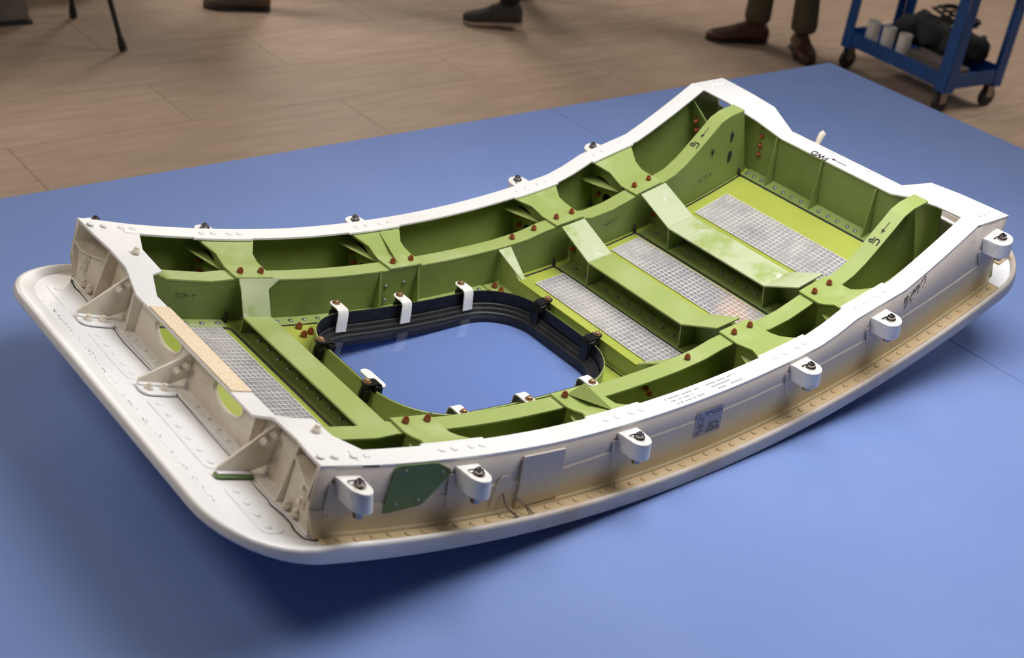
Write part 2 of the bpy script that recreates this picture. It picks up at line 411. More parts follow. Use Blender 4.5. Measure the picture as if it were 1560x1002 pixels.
HOLE2 = rrect(WC, 0, WHS+.001, WHY+.001, WR, 10)
ringplate(INNER, HOLE2, .0142, .0152, 'inner_skin', M['floorgreen'], plug, 144, 14)

# ---- edge profiles
TOP = [(-.687, .109), (-.60, .1095), (-.50, .1108), (-.30, .1112), (-.15, .113), (.05, .1145), (.2, .1158), (.262, .1165), (.30, .122), (.345, .132), (.40, .1335), (.467, .1325), (.50, .138), (.653, .1662), (.74, .1365)]
def interp(tab, s):
    if s <= tab[0][0]: return tab[0][1]
    for a, b in zip(tab, tab[1:]):
        if s <= b[0]: return a[1]+(b[1]-a[1])*(s-a[0])/(b[0]-a[0])
    return tab[-1][1]
def top(s): return interp(TOP, s)
SS = sorted(set([t[0] for t in TOP]+[-.687+i*.0223 for i in range(65) if -.687+i*.0223 < .74]))
for sg in (-1, 1):
    # web: lower half a touch proud of the upper half, crease between; ends follow the corner profile
    sw = B_()
    def crease(s): return interp([(-.68, .052), (-.27, .067), (-.11, .078), (.2, .079), (.74, .074)], s)
    def endshift(s, h):    # corner edges lean: bottom of each end is set in
        if s < -.60: return (s+.687)/.087 if False else 0
        return 0
    rows = []
    for s in SS:
        rows.append([(s, sg*.330, top(s)-.001), (s, sg*.330, crease(s)+.001), (s, sg*.3318, crease(s)-.0015), (s, sg*.3318, .032), (s, sg*.333, .022), (s, sg*.337, .0175)])
    def lean(p):
        s, y, h = p
        if s < -.62:
            k = (s+.62)/(-.067); e = .0235*max(0, min(1, (.066-h)/.046))
            return (s+k*e, y, h)
        if s > .66:
            k = (s-.66)/.08; e = .043*max(0, min(1, (.13-h)/.11))
            return (s-k*e, y, h)
        return p
    V = [[sw.verts.new(lean(p)) for p in r] for r in rows]
    for a, b in zip(V, V[1:]):
        for k in range(5): sw.faces.new((a[k], a[k+1], b[k+1], b[k]))
    o = build('side_web', sw, M['side'], plug, smooth=True, angle=14)
    so = o.modifiers.new('thick', 'SOLIDIFY'); so.thickness = .0035; so.offset = -1 if sg < 0 else -1
    # green inner face of the side beam
    bi = B_(); A = [(s, sg*.3258, top(s)-.004) for s in SS if s < .72 and s > -.655]; Bq = [(p[0], p[1], .0145) for p in A]
    strip(bi, A, Bq, (0, -sg*.0016, 0)); build('side_liner', bi, M['web'], plug)
    # white cap on top
    bc = B_(); sc = [s for s in SS if -.63 <= s <= .66]
    sc = [-.625]+sc+[.662]
    strip(bc, [(s, sg*.3305, top(s)) for s in sc], [(s, sg*.2975, top(s)) for s in sc], (0, 0, -.0042))
    # small steps of the inner cap edge over each tie strap
    for c in (-.455, -.16, .2065, .40):
        w0 = .053
        st = [(c-w0+i*2*w0/4) for i in range(5)]
        strip(bc, [(s, sg*.2980, top(s)+.0002) for s in st], [(s, sg*.2935, top(s)+.0002) for s in st], (0, 0, -.0042))
    cap = build('side_cap', bc, M['cap'], plug, bevel=.0008)
    for c in (-.641, -.452, -.153, .209, .402):
        for dx in (-.034, -.013, .016, .035): place(ME['caprivet'], 'rivet', cap, (c+dx, sg*.311, top(c+dx)))
    # foot flange with rivets
    bf = B_(); strip(bf, dens([(-.655, sg*.334, .0140), (.70, sg*.334, .0140)]), dens([(-.655, sg*.353, .0140), (.70, sg*.353, .0140)]), (0, 0, .0040))
    fl = build('foot_flange', bf, M['sideflange'], plug, bevel=.001)
    n = 52
    for i in range(n):
        s = -.632+i*(1.318/(n-1)); place(ME['siderivet'], 'rivet', fl, (s, sg*(.3435+.0015*math.sin(i*1.7)), .0180))

# ---- left end beam -------------------------------------------------
def mirror_nodes(nd):
    return nd+[(-y, o, i) for (y, o, i) in reversed(nd)]
LE = mirror_nodes([(.3305, (-.687, .1092), (-.598, .1095)), (.297, (-.6805, .1050), (-.600, .1085)), (.255, (-.667, .0985), (-.6144, .1026)),
                   (.203, (-.666, .0957), (-.607, .0950)), (.197, (-.666, .0935), (-.624, .0915)), (.160, (-.664, .0755), (-.6306, .0755)), (.05, (-.664, .0755), (-.6306, .0755))])
bm = B_(); strip(bm, [(o[0], y, o[1]) for y, o, i in LE], [(i[0], y, i[1]) for y, o, i in LE], (0, 0, -.0042))
lcap = build('end_cap', bm, M['cap'], plug, bevel=.0008)
for y, s, h in ((.243, -.632, .1018), (-.243, -.632, .1018)): place(ME['wbolt'], 'bolt', lcap, (s, y, h))
def ltop(y): return interp([(-.33, .107), (-.255, .097), (-.2, .093), (-.16, .0745), (.16, .0745), (.2, .093), (.255, .097), (.33, .107)], y)
def ell(cy, ch, a, b, n=24, tilt=0.): return [(cy+a*math.cos(2*math.pi*i/n), ch+b*math.sin(2*math.pi*i/n)) for i in range(n)]
ys = [-.327, -.255, -.2, -.16, 0, .16, .2, .255, .327]
outer = [(-.646, y, ltop(y)-.0035) for y in ys]+[(-.646, y, .015) for y in (.327, .16, 0, -.16, -.327)]
holes = [[(-.646, a, b) for a, b in ell(sg*.083, .0545, .0375, .0170)] for sg in (1, -1)]
bm = B_(); holed(bm, outer, holes, (.0022, 0, 0)); lweb = build('end_web', bm, M['endwall'], plug)
bm = B_(); holed(bm, [(-.6434, p[1]*.985, p[2]) for p in outer], [[(-.6434, p[1], p[2]) for p in hl] for hl in holes], (.0012, 0, 0)); build('end_liner', bm, M['web'], plug)
for sg in (1, -1):      # turned rims of the two oval openings
    loop = [(sg*.083+.0375*math.cos(2*math.pi*i/28), .0545+.0170*math.sin(2*math.pi*i/28), math.cos(2*math.pi*i/28), math.sin(2*math.pi*i/28)) for i in range(28)]
    bm = B_(); rings = []
    for p in loop: rings.append([bm.verts.new((s, p[0]+p[2]*d, p[1]+p[3]*d)) for s, d in ((-.6475, .003), (-.6475, -.0002), (-.640, -.0002), (-.640, .003))])
    for i in range(28):
        A, C = rings[i], rings[(i+1) % 28]
        for k in range(4): bm.faces.new((A[k], A[(k+1) % 4], C[(k+1) % 4], C[k]))
    build('opening_rim', bm, M['endwall'], plug, smooth=True)
for y in (.167, -.167, .2585, -.2585):      # upright ribs of the end wall
    h1 = ltop(y)-.003
    bm = B_(); prism(bm, [(-.646, y-.0018, .015), (-.6675 if abs(y) > .2 else -.659, y-.0018, .016), (-.664, y-.0018, h1), (-.646, y-.0018, h1)], (0, .0036, 0))
    build('rib', bm, M['endwall'], plug, bevel=.0008)
for sg in (1, -1):      # corner pocket: sloped shelf and end upright, bolts
    bm = B_(); strip(bm, [(-.665, sg*.2600, .0800), (-.668, sg*.280, .0742), (-.673, sg*.302, .0695), (-.678, sg*.315, .0705), (-.683, sg*.3235, .0790), (-.6845, sg*.3255, .092)], [(-.646, sg*.2600, .083), (-.646, sg*.280, .077), (-.646, sg*.302, .0725), (-.646, sg*.315, .0735), (-.646, sg*.3235, .081), (-.646, sg*.3255, .094)], (0, 0, -.0036))
    build('pocket_shelf', bm, M['endwall'], plug, bevel=.0012)
    bm = B_(); prism(bm, [(-.646, sg*.3265, .015), (-.6635, sg*.3265, .0155), (-.6845, sg*.3265, .066), (-.6862, sg*.3265, .1065), (-.646, sg*.3265, .1075)], (0, -sg*.0035, 0))
    build('corner_upright', bm, M['endwall'], plug, bevel=.0008)
    bm = B_(); strip(bm, [(-.662, sg*.2605, .0770), (-.667, sg*.29, .0690), (-.674, sg*.324, .070)], [(-.658, sg*.2605, .016), (-.660, sg*.29, .016), (-.664, sg*.324, .016)], (.003, 0, 0))
    cpl = build('corner_plate', bm, M['endwall'], plug, bevel=.0008)
    for yy, hh in ((.300, .062), (.303, .045)): place(ME['wbolt'], 'bolt', cpl, (-.6665, sg*yy, hh), (-1, 0, 0.1))
    for yy in (.296, .277): place(ME['wbolt'], 'bolt', cpl, (-.664, sg*yy, .022), (-.5, 0, 1))
# base of the end wall: foot strip, raised doubler strips, rivets
bm = B_(); prism(bm, [(-.6665, y, .0140) for y in (-.328, .328)]+[(-.644, .328, .0140), (-.644, -.328, .0140)], (0, 0, .0032))
foot = build('end_foot', bm, M['flange'], plug, bevel=.001)
for y in (.141, .110, .077, .045, -.0035+.03, -.039, -.070, -.096, -.1227, -.150): place(ME['rivet'], 'rivet', foot, (-.656, y, .0172))
for y0, y1 in ((.300, .215), (.160, .030), (-.020, -.185), (-.222, -.320)):
    lp = rrect(-.7035, (y0+y1)/2, .0165, abs(y0-y1)/2, .012, 6)
    bm = B_(); prism(bm, [(p[0], p[1], .0138) for p in lp], (0, 0, .0013)); dbl = build('doubler_strip', bm, M['flange'], plug, bevel=.0009)
    n = max(2, int(round(abs(y0-y1)/.0262)))
    for i in range(n): place(ME['rivet'], 'rivet', dbl, (-.7065, y0+(y1-y0)*(i+.5)/n, .0151))
# dark crack where the end wall meets the skin
CR = [(-.664, .332), (-.6665, .325), (-.6695, .3218), (-.6735, .300), (-.6720, .285), (-.6738, .2476), (-.6700, .22), (-.6690, .1945), (-.6720, .165), (-.6747, .136), (-.6742, .118), (-.6723, .0506), (-.6680, .01), (-.6672, -.0145), (-.6690, -.08), (-.6702, -.143), (-.6700, -.1967), (-.6735, -.225), (-.6726, -.2523), (-.6752, -.262), (-.6708, -.285), (-.6703, -.3003), (-.6740, -.315), (-.6716, -.3312), (-.660, -.3365), (-.648, -.3350), (-.6418, -.3385)]
bm = B_()
for i, (a, b) in enumerate(zip(CR, CR[1:])):
    wd = .0013 if 3 < i < 19 else .0026
    if 10 < i < 17: wd = .0007
    dx, dy = b[0]-a[0], b[1]-a[1]; l = math.hypot(dx, dy); nx, ny = -dy/l*wd/2, dx/l*wd/2
    prism(bm, [(a[0]+nx, a[1]+ny, .0143), (b[0]+nx, b[1]+ny, .0143), (b[0]-nx, b[1]-ny, .0143), (a[0]-nx, a[1]-ny, .0143)], (0, 0, .0004))
build('paint_crack', bm, M['crack'], plug, label='jagged dark crack along the foot of the end wall')
# paint scuffs along the left flange
bm = B_(); rnd = random.Random(3)
for i in range(120):
    y = rnd.choice((.19, .06, -.08, -.15, -.24))+rnd.gauss(0, .035); c = -.7455+.004*math.sin(y*9)+rnd.gauss(0, .0022); l = rnd.uniform(.0008, .006)*(1.5 if rnd.random() < .2 else 1); wd = rnd.uniform(.0002, .0006)
    prism(bm, [(c, y, .01395), (c+wd, y+l*.2, .01395), (c+wd+.001, y+l, .01395), (c+.0005, y+l*.9, .01395)], (0, 0, .0003))
build('paint_scuffs', bm, M['crack'], plug, kind='stuff')
# hook tape
bm = B_(); prism(bm, [(-.6630, .122, .0755), (-.6316, .122, .0755), (-.6316, -.106, .0755), (-.6630, -.106, .0755)], (0, 0, .0020)); build('hook_tape', bm, M['velcro'], plug, label='tan hook tape strip')
# three triangular gussets with foot clips
for yy, green in ((.2005, 0), (.0125, 0), (-.1985, 1)):
    ht = .060+.0225*(abs(yy) > .1)
    bm = B_(); prism(bm, [(-.647, yy-.0018, ht+.004), (-.653, yy-.0018, ht+.006), (-.7165, yy-.0018, .026), (-.716, yy-.0018, .021), (-.668, yy-.0018, .021), (-.647, yy-.0018, .030)], (0, .0036, 0))
    g = build('gusset', bm, M['endwall'], plug, bevel=.0008)
    lp = rrect(-.6925, yy-.0045, .0270, .0065, .005, 6) if green else rrect(-.6925, yy-.0125, .0265, .0145, .012, 6)
    bm = B_(); prism(bm, [(p[0], p[1], .0155) for p in lp], (0, 0, .0028)); build('foot_clip', bm, M['darkgreen'] if green else M['flange'], g, bevel=.0008)
    bm = B_(); prism(bm, [(-.717, yy+.002, .0185), (-.668, yy+.002, .0185), (-.668, yy-.007, .0185), (-.717, yy-.007, .0185)], (0, 0, .0030)); build('foot_lip', bm, M['flange'], g, bevel=.001)
    if not green:
        for s in (-.706, -.684): place(ME['wbolt'], 'bolt', g, (s, yy-.014, .0182))
    for s, h in ((-.656, ht-.012), (-.667, ht-.024+.004)): place(ME['wbolt'], 'bolt', g, (s, yy-.002, h), (0, -1, 0.15))
# ---- right end beam ------------------------------------------------
RE = mirror_nodes([(.3305, (.742, .1365), (.651, .1668)), (.298, (.7410, .1365), (.655, .1645)), (.242, (.730, .1440), (.665, .154)), (.21, (.7305, .1405), (.668, .1465)),
                   (.182, (.731, .1370), (.674, .1380)), (.128, (.719, .1110), (.688, .1110)), (.04, (.719, .1110), (.688, .1110))])
bm = B_(); strip(bm, [(i[0], y, i[1]) for y, o, i in RE], [(o[0], y, o[1]) for y, o, i in RE], (0, 0, -.0042))
rcap = build('end_cap', bm, M['cap'], plug, bevel=.0008)
for sg in (-1, 1):
    for dx in (0, .012, .024): place(ME['caprivet'], 'rivet', rcap, (.690+dx, sg*(.306-.001*dx), .1555-dx*.34))
def rtop(y): return interp([(-.30, .160), (-.24, .152), (-.182, .136), (-.128, .109), (.128, .109), (.182, .136), (.24, .152), (.30, .160)], y)
ys = [-.236, -.21, -.182, -.128, 0, .128, .182, .21, .236]
bm = B_()
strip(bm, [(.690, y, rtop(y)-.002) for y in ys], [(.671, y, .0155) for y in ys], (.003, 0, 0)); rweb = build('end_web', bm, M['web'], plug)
for y in (.137, .027, -.098):
    bm = B_(); prism(bm, [(.6705, y-.0014, .018), (.6500, y-.0014, .019), (.684, y-.0014, rtop(y)-.004), (.690, y-.0014, rtop(y)-.004)], (0, .0028, 0)); build('rib', bm, M['web'], plug, bevel=.0007)
bm = B_(); prism(bm, [(.6465, -.197, .0152), (.673, -.197, .0152), (.673, .197, .0152), (.6465, .197, .0152)], (0, 0, .0028))
rf = build('end_flange', bm, M['web'], plug, bevel=.0008)
for y in (.190, .172, .153, .118, .097, .075, .052, .008, -.014, -.036, -.060, -.078, -.118, -.140, -.165): place(ME['greyrivet'], 'rivet', rf, (.657, y, .0180))
for y, h in ((.172, .118), (.174, .098), (.176, .078), (.178, .058)): place(ME['bolt'], 'bolt', rweb, (.6715+(h-.0155)*.2, y, h), (-1, 0, 0))
bm = B_(); strip(bm, [(.720, y, .1075) for y in (-.128, 0, .128)], [(.705, y, .0155) for y in (-.128, 0, .128)], (.003, 0, 0)); build('outer_end_web', bm, M['endwall'], plug)
for sg in (-1, 1):      # open corner bays: white lower end panel
    bm = B_(); strip(bm, [(.714, sg*.130, .104), (.713, sg*.165, .090), (.713, sg*.2365, .086), (.715, sg*.29, .084), (.716, sg*.3275, .092)], [(.702, sg*.130, .0155), (.701, sg*.165, .0155), (.700, sg*.2365, .0155), (.700, sg*.29, .0155), (.700, sg*.3275, .0155)], (.003, 0, 0)); build('corner_panel', bm, M['endwall'], plug)
    bm = B_(); strip(bm, [(.640, sg*.324, .150), (.640, sg*.324, .016)], [(.640, sg*.262, .085), (.640, sg*.262, .016)], (.003, 0, 0)); cc = build('corner_bracket', bm, M['web'], plug)
    for h in (.058, .078, .098): place(ME['bolt'], 'bolt', cc, (.6395, sg*.306, h), (-1, 0, 0))
bm = B_(); strip(bm, [(.748, y, .0138) for y in (-.318, -.15, 0, .15, .318)], [(.776, y, .0138) for y in (-.318, -.15, 0, .15, .318)], (0, 0, .0036)); ef = build('end_foot', bm, M['sideflange'], plug, bevel=.001)
for i in range(25): place(ME['siderivet'], 'rivet', ef, (.762, -.300+i*.025, .0174))
# small lever showing beyond the right end
bm = B_(); tube(bm, [P(.735, .090, .072), P(.750, .090, .090), P(.759, .089, .100), P(.764, .087, .103)], [.005, .0055, .0065, .005], 10)
bm2 = bm; build('latch_lever', bm2, M['endwall'], plug, sh=False, smooth=True)
bm = B_(); cyl(bm, (.715, .090, .064), (1, 0, .2), .009, .026, 12); build('lever_boss', bm, M['endwall'], plug, smooth=True)

# ---- inner beams ---------------------------------------------------
IB = [(-.645, .094), (-.615, .091), (-.595, .084), (-.52, .0835), (-.49, .0875), (-.30, .0865), (.05, .0868), (.11, .089), (.15, .0945), (.19, .0960), (.235, .0955), (.262, .0885), (.31, .0885), (.36, .0945), (.385, .0975), (.44, .0985), (.47, .1025), (.50, .113), (.597, .1605), (.622, .1635), (.662, .1585)]
def ib(s): return interp(IB, s)
def yin(s): return .2035-.0068*max(0, min(1, (s+.1)/.6))
SI = sorted(set([t[0] for t in IB]+[-.645+i*.02 for i in range(66) if -.645+i*.02 < .66]))
for sg in (-1, 1):
    bm = B_(); strip(bm, [(s, sg*yin(s), ib(s)) for s in SI], [(s, sg*(yin(s)+.0295), ib(s)) for s in SI], (0, 0, -.0034))
    ibc = build('inner_beam_cap', bm, M['green'], plug, bevel=.0006)
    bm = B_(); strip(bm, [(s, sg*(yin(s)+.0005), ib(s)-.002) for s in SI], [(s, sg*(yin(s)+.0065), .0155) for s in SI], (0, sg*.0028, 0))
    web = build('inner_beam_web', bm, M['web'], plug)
    for s in (.63, .645): pass
    # bottom flanges with rivets between the cross beams
    for a, b in ((-.640, -.482), (-.405, .018), (.240, .372), (.440, .645)):
        if a == .240 or a == .440: continue
        bm = B_(); sl = dens([(a, sg*.211, .0152), (b, sg*.211, .0152)]); sm = [(p[0], sg*.187, p[2]) for p in sl]
        strip(bm, sl, sm, (0, 0, .0026)); fl = build('beam_flange', bm, M['green'], plug, bevel=.0006)
        n = int((b-a)/.0245)
        for i in range(n):
            s = a+(b-a)*(i+.5)/n
            if -.19 < s < -.125 and a < 0: continue
            place(ME['greyrivet'], 'rivet', fl, (s, sg*.197, .0178))
    # upright stiffeners on the web
    for s in (-.205, -.128):
        bm = B_(); prism(bm, [(s-.0014, sg*(yin(s)+.006), .016), (s-.0014, sg*(yin(s)-.013), .018), (s-.0014, sg*(yin(s)-.0005), ib(s)-.004), (s-.0014, sg*(yin(s)+.002), ib(s)-.004)], (.0028, 0, 0)); build('web_stiffener', bm, M['web'], plug)
    for s, h in ((.0, .062), (-.17, .030), (.01, .05)):
        if sg < 0: place(ME['bolt'], 'bolt', web, (s, sg*.2150, h), (0, sg, 0))
    for s, h in ((-.188, .055), (-.152, .057), (-.186, .03)):
        place(ME['greyrivet'], 'rivet', web, (s, sg*.206, h), (0, -sg, 0))
place(ME['bolt'], 'bolt', ibc, (.135, .216, ib(.135)))
place(ME['bolt'], 'bolt', ibc, (.085, .216, ib(.085))); place(ME['bolt'], 'bolt', ibc, (.085, -.216, ib(.085)))

# ---- cross beams ---------------------------------------------------
def crossbeam(s0, s1, hm, yf, ytop, sweb, flare=None, lowmat='green', slopemat='worn_or_shaded', rivets=True, midmat='green'):
    """flat middle at hm between +-yf, sloping up to the inner beams at +-ytop"""
    ht = ib((s0+s1)/2)+.0036
    nd = [(-yf, s0, s1, hm), (-yf*.5, s0, s1, hm), (0, s0, s1, hm), (yf*.5, s0, s1, hm), (yf, s0, s1, hm)]
    bm = B_(); strip(bm, [(a, y, h) for y, a, b, h in nd], [(b, y, h) for y, a, b, h in nd], (0, 0, -.0034))
    capo = build('cross_beam_cap', bm, M[midmat], plug, bevel=.0006)
    f0, f1 = flare or (s0, s1)
    for sg in (-1, 1):
        bm = B_()
        nd2 = [(sg*yf, s0, s1, hm), (sg*(yf+(ytop-yf)*.75), s0, s1, hm+(ht-hm)*.75 if not flare else hm+(ht-hm)*.72), (sg*ytop, f0, f1, ht)]
        strip(bm, [(a, y, h+.0002) for y, a, b, h in nd2], [(b, y, h+.0002) for y, a, b, h in nd2], (0, 0, -.0034))
        build('slope_plate', bm, M[slopemat] if sg > 0 else M[midmat], capo, bevel=.0006)
    # web, set back under the cap
    pts = [(-.200, ht-.004), (-ytop, ht-.004), (-yf, hm-.003), (yf, hm-.003), (ytop, ht-.004), (.200, ht-.004)]
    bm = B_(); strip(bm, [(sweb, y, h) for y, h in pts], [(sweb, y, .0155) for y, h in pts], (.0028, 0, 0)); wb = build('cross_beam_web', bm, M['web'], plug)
    # lower flange on the near side of the web + rivets
    bm = B_(); box(bm, s0-.001, sweb+.002, -.192, .192, .0152, .0180); fl = build('cross_beam_flange', bm, M['web'], plug, bevel=.0006)
    if rivets:
        for i in range(13): place(ME['greyrivet'], 'rivet', fl, ((s0+sweb)/2+.001, .168-i*.028, .0180))
    # end stiffeners standing on the flange below the folds
    for sg in (-1, 1):
        bm = B_(); prism(bm, [(s0+.0008, sg*yf-.0014, .018), (sweb, sg*yf-.0014, .018), (sweb, sg*yf-.0014, hm-.003), (s0+.0008, sg*yf-.0014, hm-.003)], (0, .0028, 0)); build('end_stiffener', bm, M['web'], wb)
        pp = [(s0+.0005, sg*yf, hm-.003), (s0+.0005, sg*ytop, ht-.004), (s0+.0005, sg*.200, ht-.006), (s0+.0005, sg*.200, .018), (s0+.0005, sg*(yf+.035), .018)]
        if sg < 0: pp = [(s0+.012, p[1], p[2]) for p in pp]
        bm = B_(); prism(bm, [(sweb-.004, p[1], p[2]) for p in pp], (.0025, 0, 0)); build('end_gusset', bm, M['web'], wb)
    for h in (() if flare else (.045, .070)):
        place(ME['bolt'], 'bolt', wb, (sweb-.004, .190, h), (-1, 0, 0))
    return capo
crossbeam(.178, .233, .0655, .1145, .1895, .2165)
crossbeam(.374, .437, .0655, .1165, .1895, .4165, midmat='worn_or_shaded')
crossbeam(-.4745, -.4265, .0440, .1670, .1985, -.440, flare=(-.4775, -.405))
# low beam on the far side of the window
bm = B_()
nd = [(-.1465, .0495, .0640, .0495), (0, .0495, .0640, .0495), (.1465, .0495, .0640, .0495)]
strip(bm, [(a, y, h) for y, a, b, h in nd], [(b, y, h) for y, a, b, h in nd], (0, 0, -.003)); lowc = build('low_beam_cap', bm, M['floorgreen'], plug, bevel=.0006)
for sg in (-1, 1):
    nd2 = [(sg*.1465, .0555, .0640, .0495), (sg*.200, .0420, .0700, .0845)]
    bm = B_(); strip(bm, [(a, y, h) for y, a, b, h in nd2], [(b, y, h) for y, a, b, h in nd2], (0, 0, -.003)); build('slope_plate', bm, M['worn_or_shaded'] if sg > 0 else M['green'], lowc, bevel=.0006)
pts = [(-.200, .082), (-.1465, .047), (.1465, .047), (.200, .082)]
bm = B_(); strip(bm, [(.0515, y, h) for y, h in pts], [(.0515, y, .0155) for y, h in pts], (.0028, 0, 0)); build('low_beam_web', bm, M['green'], plug)
bm = B_(); box(bm, .020, .053, -.206, -.150, .0152, .0182); box(bm, .020, .053, .150, .206, .0152, .0182); lf = build('low_beam_flange', bm, M['green'], plug, bevel=.0008)
for y in (.190, .172): place(ME['bolt'], 'bolt', lf, (.034, y, .0182)); place(ME['bolt'], 'bolt', lf, (.034, -y, .0182))
for s, y in ((.040, .150), (.040, -.150), (-.006, -.172), (.012, .178), (-.365, .176), (-.355, .158), (-.372, .150), (-.365, -.176), (-.355, -.158)): place(ME['bolt'], 'bolt', lf, (s, y, .0153), scale=1.1)

# ---- tie straps from inner beams to side beams ----------------------
for c, ridge in ((-.4475, 0), (-.1555, 1), (.2065, 0), (.4005, 0)):
    for sg in (-1, 1):
        hi = ib(c)+.0042; hs = top(c)-.0040
        nd = [(yin(c)-.002, .033, hi), (.2375, .034, hi), (.2500, .0325, hi+.10*(hs-hi)), (.268, .033, hi+.45*(hs-hi)), (.2985, .0500, hs)]
        bm = B_()
        n = 5
        rows = []
        for y, wd, h in nd: rows.append([(c-wd+2*wd*i/(n-1), sg*y, h+(ib(c-wd+2*wd*i/(n-1))-ib(c))*.5*(y < .245)+(top(c-wd+2*wd*i/(n-1))-top(c))*1.0*(y > .28)+(top(c-wd+2*wd*i/(n-1))-top(c))*.6*(.245 < y < .28)) for i in range(n)])
        V = [[bm.verts.new(p) for p in r] for r in rows]; U = [[bm.verts.new((p[0], p[1], p[2]-.0034)) for p in r] for r in rows]
        for L_, fl in ((V, 0), (U, 1)):
            for a, b in zip(L_, L_[1:]):
                for k in range(n-1): bm.faces.new((a[k], a[k+1], b[k+1], b[k]))
        for k in range(n-1): bm.faces.new((V[0][k], V[0][k+1], U[0][k+1], U[0][k])); bm.faces.new((V[-1][k], V[-1][k+1], U[-1][k+1], U[-1][k]))
        for a in range(len(nd)-1):
            for k in (0, n-1): bm.faces.new((V[a][k], V[a+1][k], U[a+1][k], U[a][k]))
        st = build('tie_strap', bm, M['strapgreen'], plug, bevel=.0006)
        for dx in (-.0185, .0185):
            if ridge and sg < 0 and dx > 0: continue
            place(ME['bolt'], 'bolt', st, (c+dx, sg*.2165, hi))
        if ridge:       # pressed ridge across the strap
            bm = B_(); pk = (c+.006, sg*.226, hi+.0230) if sg < 0 else (c+.008, sg*.232, hi+.008)
            q = [(c-.010, sg*.212, hi), (c+.030, sg*.214, hi), (c+.022, sg*.294, hs-.0005), (c+.004, sg*.292, hs-.001)]
            vs = [bm.verts.new(p) for p in q]+[bm.verts.new(pk)]
            for i in range(4): bm.faces.new((vs[i], vs[(i+1) % 4], vs[4]))
            bm.faces.new(vs[:4]); build('ridge', bm, M['strapgreen'], st)
        # webs under the strap: one plate with an opening, one leaf-shaped stiffener
        hA, hB = hi-.004, hs-.004
        for dx, hole in ((-.030, 1), (.029, 0)):
            s = c+dx
            ol = [(s, sg*.236, .0155), (s, sg*.236, hA), (s, sg*.262, hA+.4*(hB-hA)-.001), (s, sg*.322, hB), (s, sg*.322, .0155)]
            hl = [[(s, sg*(.289+.019*math.cos(t)), .083+.0075*math.sin(t)+.002*math.cos(t)) for t in [2*math.pi*i/14 for i in range(14)]],
                  [(s, sg*(.276+.017*math.cos(t)), .047+.015*math.sin(t)) for t in [2*math.pi*i/14 for i in range(14)]]] if hole else []
            bm = B_(); holed(bm, ol, hl, (.0025, 0, 0)); ww = build('strap_web', bm, M['web'], st)
            if hole:
                for q in ((.300, .052), (.306, .070)): place(ME['bolt'], 'bolt', st, (s-.0002, sg*q[0], q[1]), (-1, 0, 0))
        bm = B_(); prism(bm, [(c+x, sg*y, h) for x, y, h in ((-.029, .322, .0850), (-.056, .322, .0850), (-.058, .312, .0858), (-.053, .292, .0856), (-.043, .268, .0840), (-.034, .250, .0825), (-.029, .246, .0820))], (0, 0, -.0022)); build('leaf_stiffener', bm, M['green'], st, bevel=.0005)

# ---- mesh covered floor panels and sealant beads ---------------------
def meshpanel(s0, s1, y0, y1):
    bm = B_(); A = dens([(s0, y0, .0154), (s1, y0, .0154)], .02); Bq = [(p[0], y1, p[2]) for p in A]; strip(bm, A, Bq, (0, 0, .0014)); o = build('foil_panel', bm, M['foil'], plug)
    bm = B_(); wd = .0007
    ns = int(round((s1-s0)/.0085)); ny = int(round((y1-y0)/.0105))
    for i in range(ns+1):
        s = s0+(s1-s0)*i/ns; box(bm, s-wd, s+wd, y0, y1, .0166, .0176)
    for j in range(ny+1):
        y = y0+(y1-y0)*j/ny; A = dens([(s0, y-wd, .0167), (s1, y-wd, .0167)], .03); strip(bm, A, [(p[0], y+wd, p[2]) for p in A], (0, 0, .0013))
    build('scrim_grid', bm, M['grid'], o, kind='stuff')
meshpanel(-.575, -.494, -.185, .192); meshpanel(.109, .172, -.168, .168); meshpanel(.297, .364, -.176, .180); meshpanel(.499, .584, -.172, .172)
def sealant(s0, s1, y0, y1, wd=.0022, skip=()):
    lp = rrect((s0+s1)/2, (y0+y1)/2, (s1-s0)/2, (y1-y0)/2, .007, 5); lp = dens_loop(lp, .02)
    bm = B_(); sweep_loop(bm, lp, lambda i, p: [(-wd, .0150), (-wd*.5, .0166), (wd*.5, .0166), (wd, .0150)]); build('sealant_bead', bm, M['seal'], plug, smooth=True)
sealant(-.636, -.479, -.186, .186, .0026); sealant(.070, .1755, -.199, .199); sealant(.238, .3715, -.199, .199); sealant(.441, .6455, -.199, .199)
sealant(-.408, .046, -.187, .187, .0014)
for s, y in ((-.478, .205), (.371, .200), (.645, .199), (.176, .200), (-.478, -.205)):
    bm = B_(); tube(bm, [(s, y, .0155), (s, y+.001*(1 if y > 0 else -1), .032)], [.0036, .0015], 8); build('sealant_run', bm, M['seal'], plug, smooth=True)

# ---- window -----------------------------------------------------------
WL = dens_loop(rrect(WC, 0, WHS, WHY, WR, 12), .02)
bm = B_(); sweep_loop(bm, WL, lambda i, p: [(0, .0152), (0, .0500), (-.0014, .0506), (-.0014, .0152)]); build('window_ring', bm, M['green'], plug, smooth=True)
bm = B_(); sweep_loop(bm, WL, lambda i, p: [(-.0015, .0152), (-.0015, .0503), (-.0038, .0498), (-.0042, .0152)]); wf = build('window_frame', bm, M['black'], plug, smooth=True)
bm = B_(); sweep_loop(bm, WL, lambda i, p: [(-.004, .0145), (-.004, .0285), (-.0058, .0300), (-.0080, .0290), (-.0098, .0240), (-.0132, .0228), (-.0150, .0180), (-.0180, .0166), (-.0184, .0145)]); build('window_gasket', bm, M['gasket'], plug, smooth=True, angle=35)
bm = B_(); sweep_loop(bm, WL, lambda i, p: [(-.0150, .0010), (-.0150, .0142), (-.0186, .0142), (-.0192, .0010)]); build('opening_edge', bm, M['gasket'], plug, smooth=True)
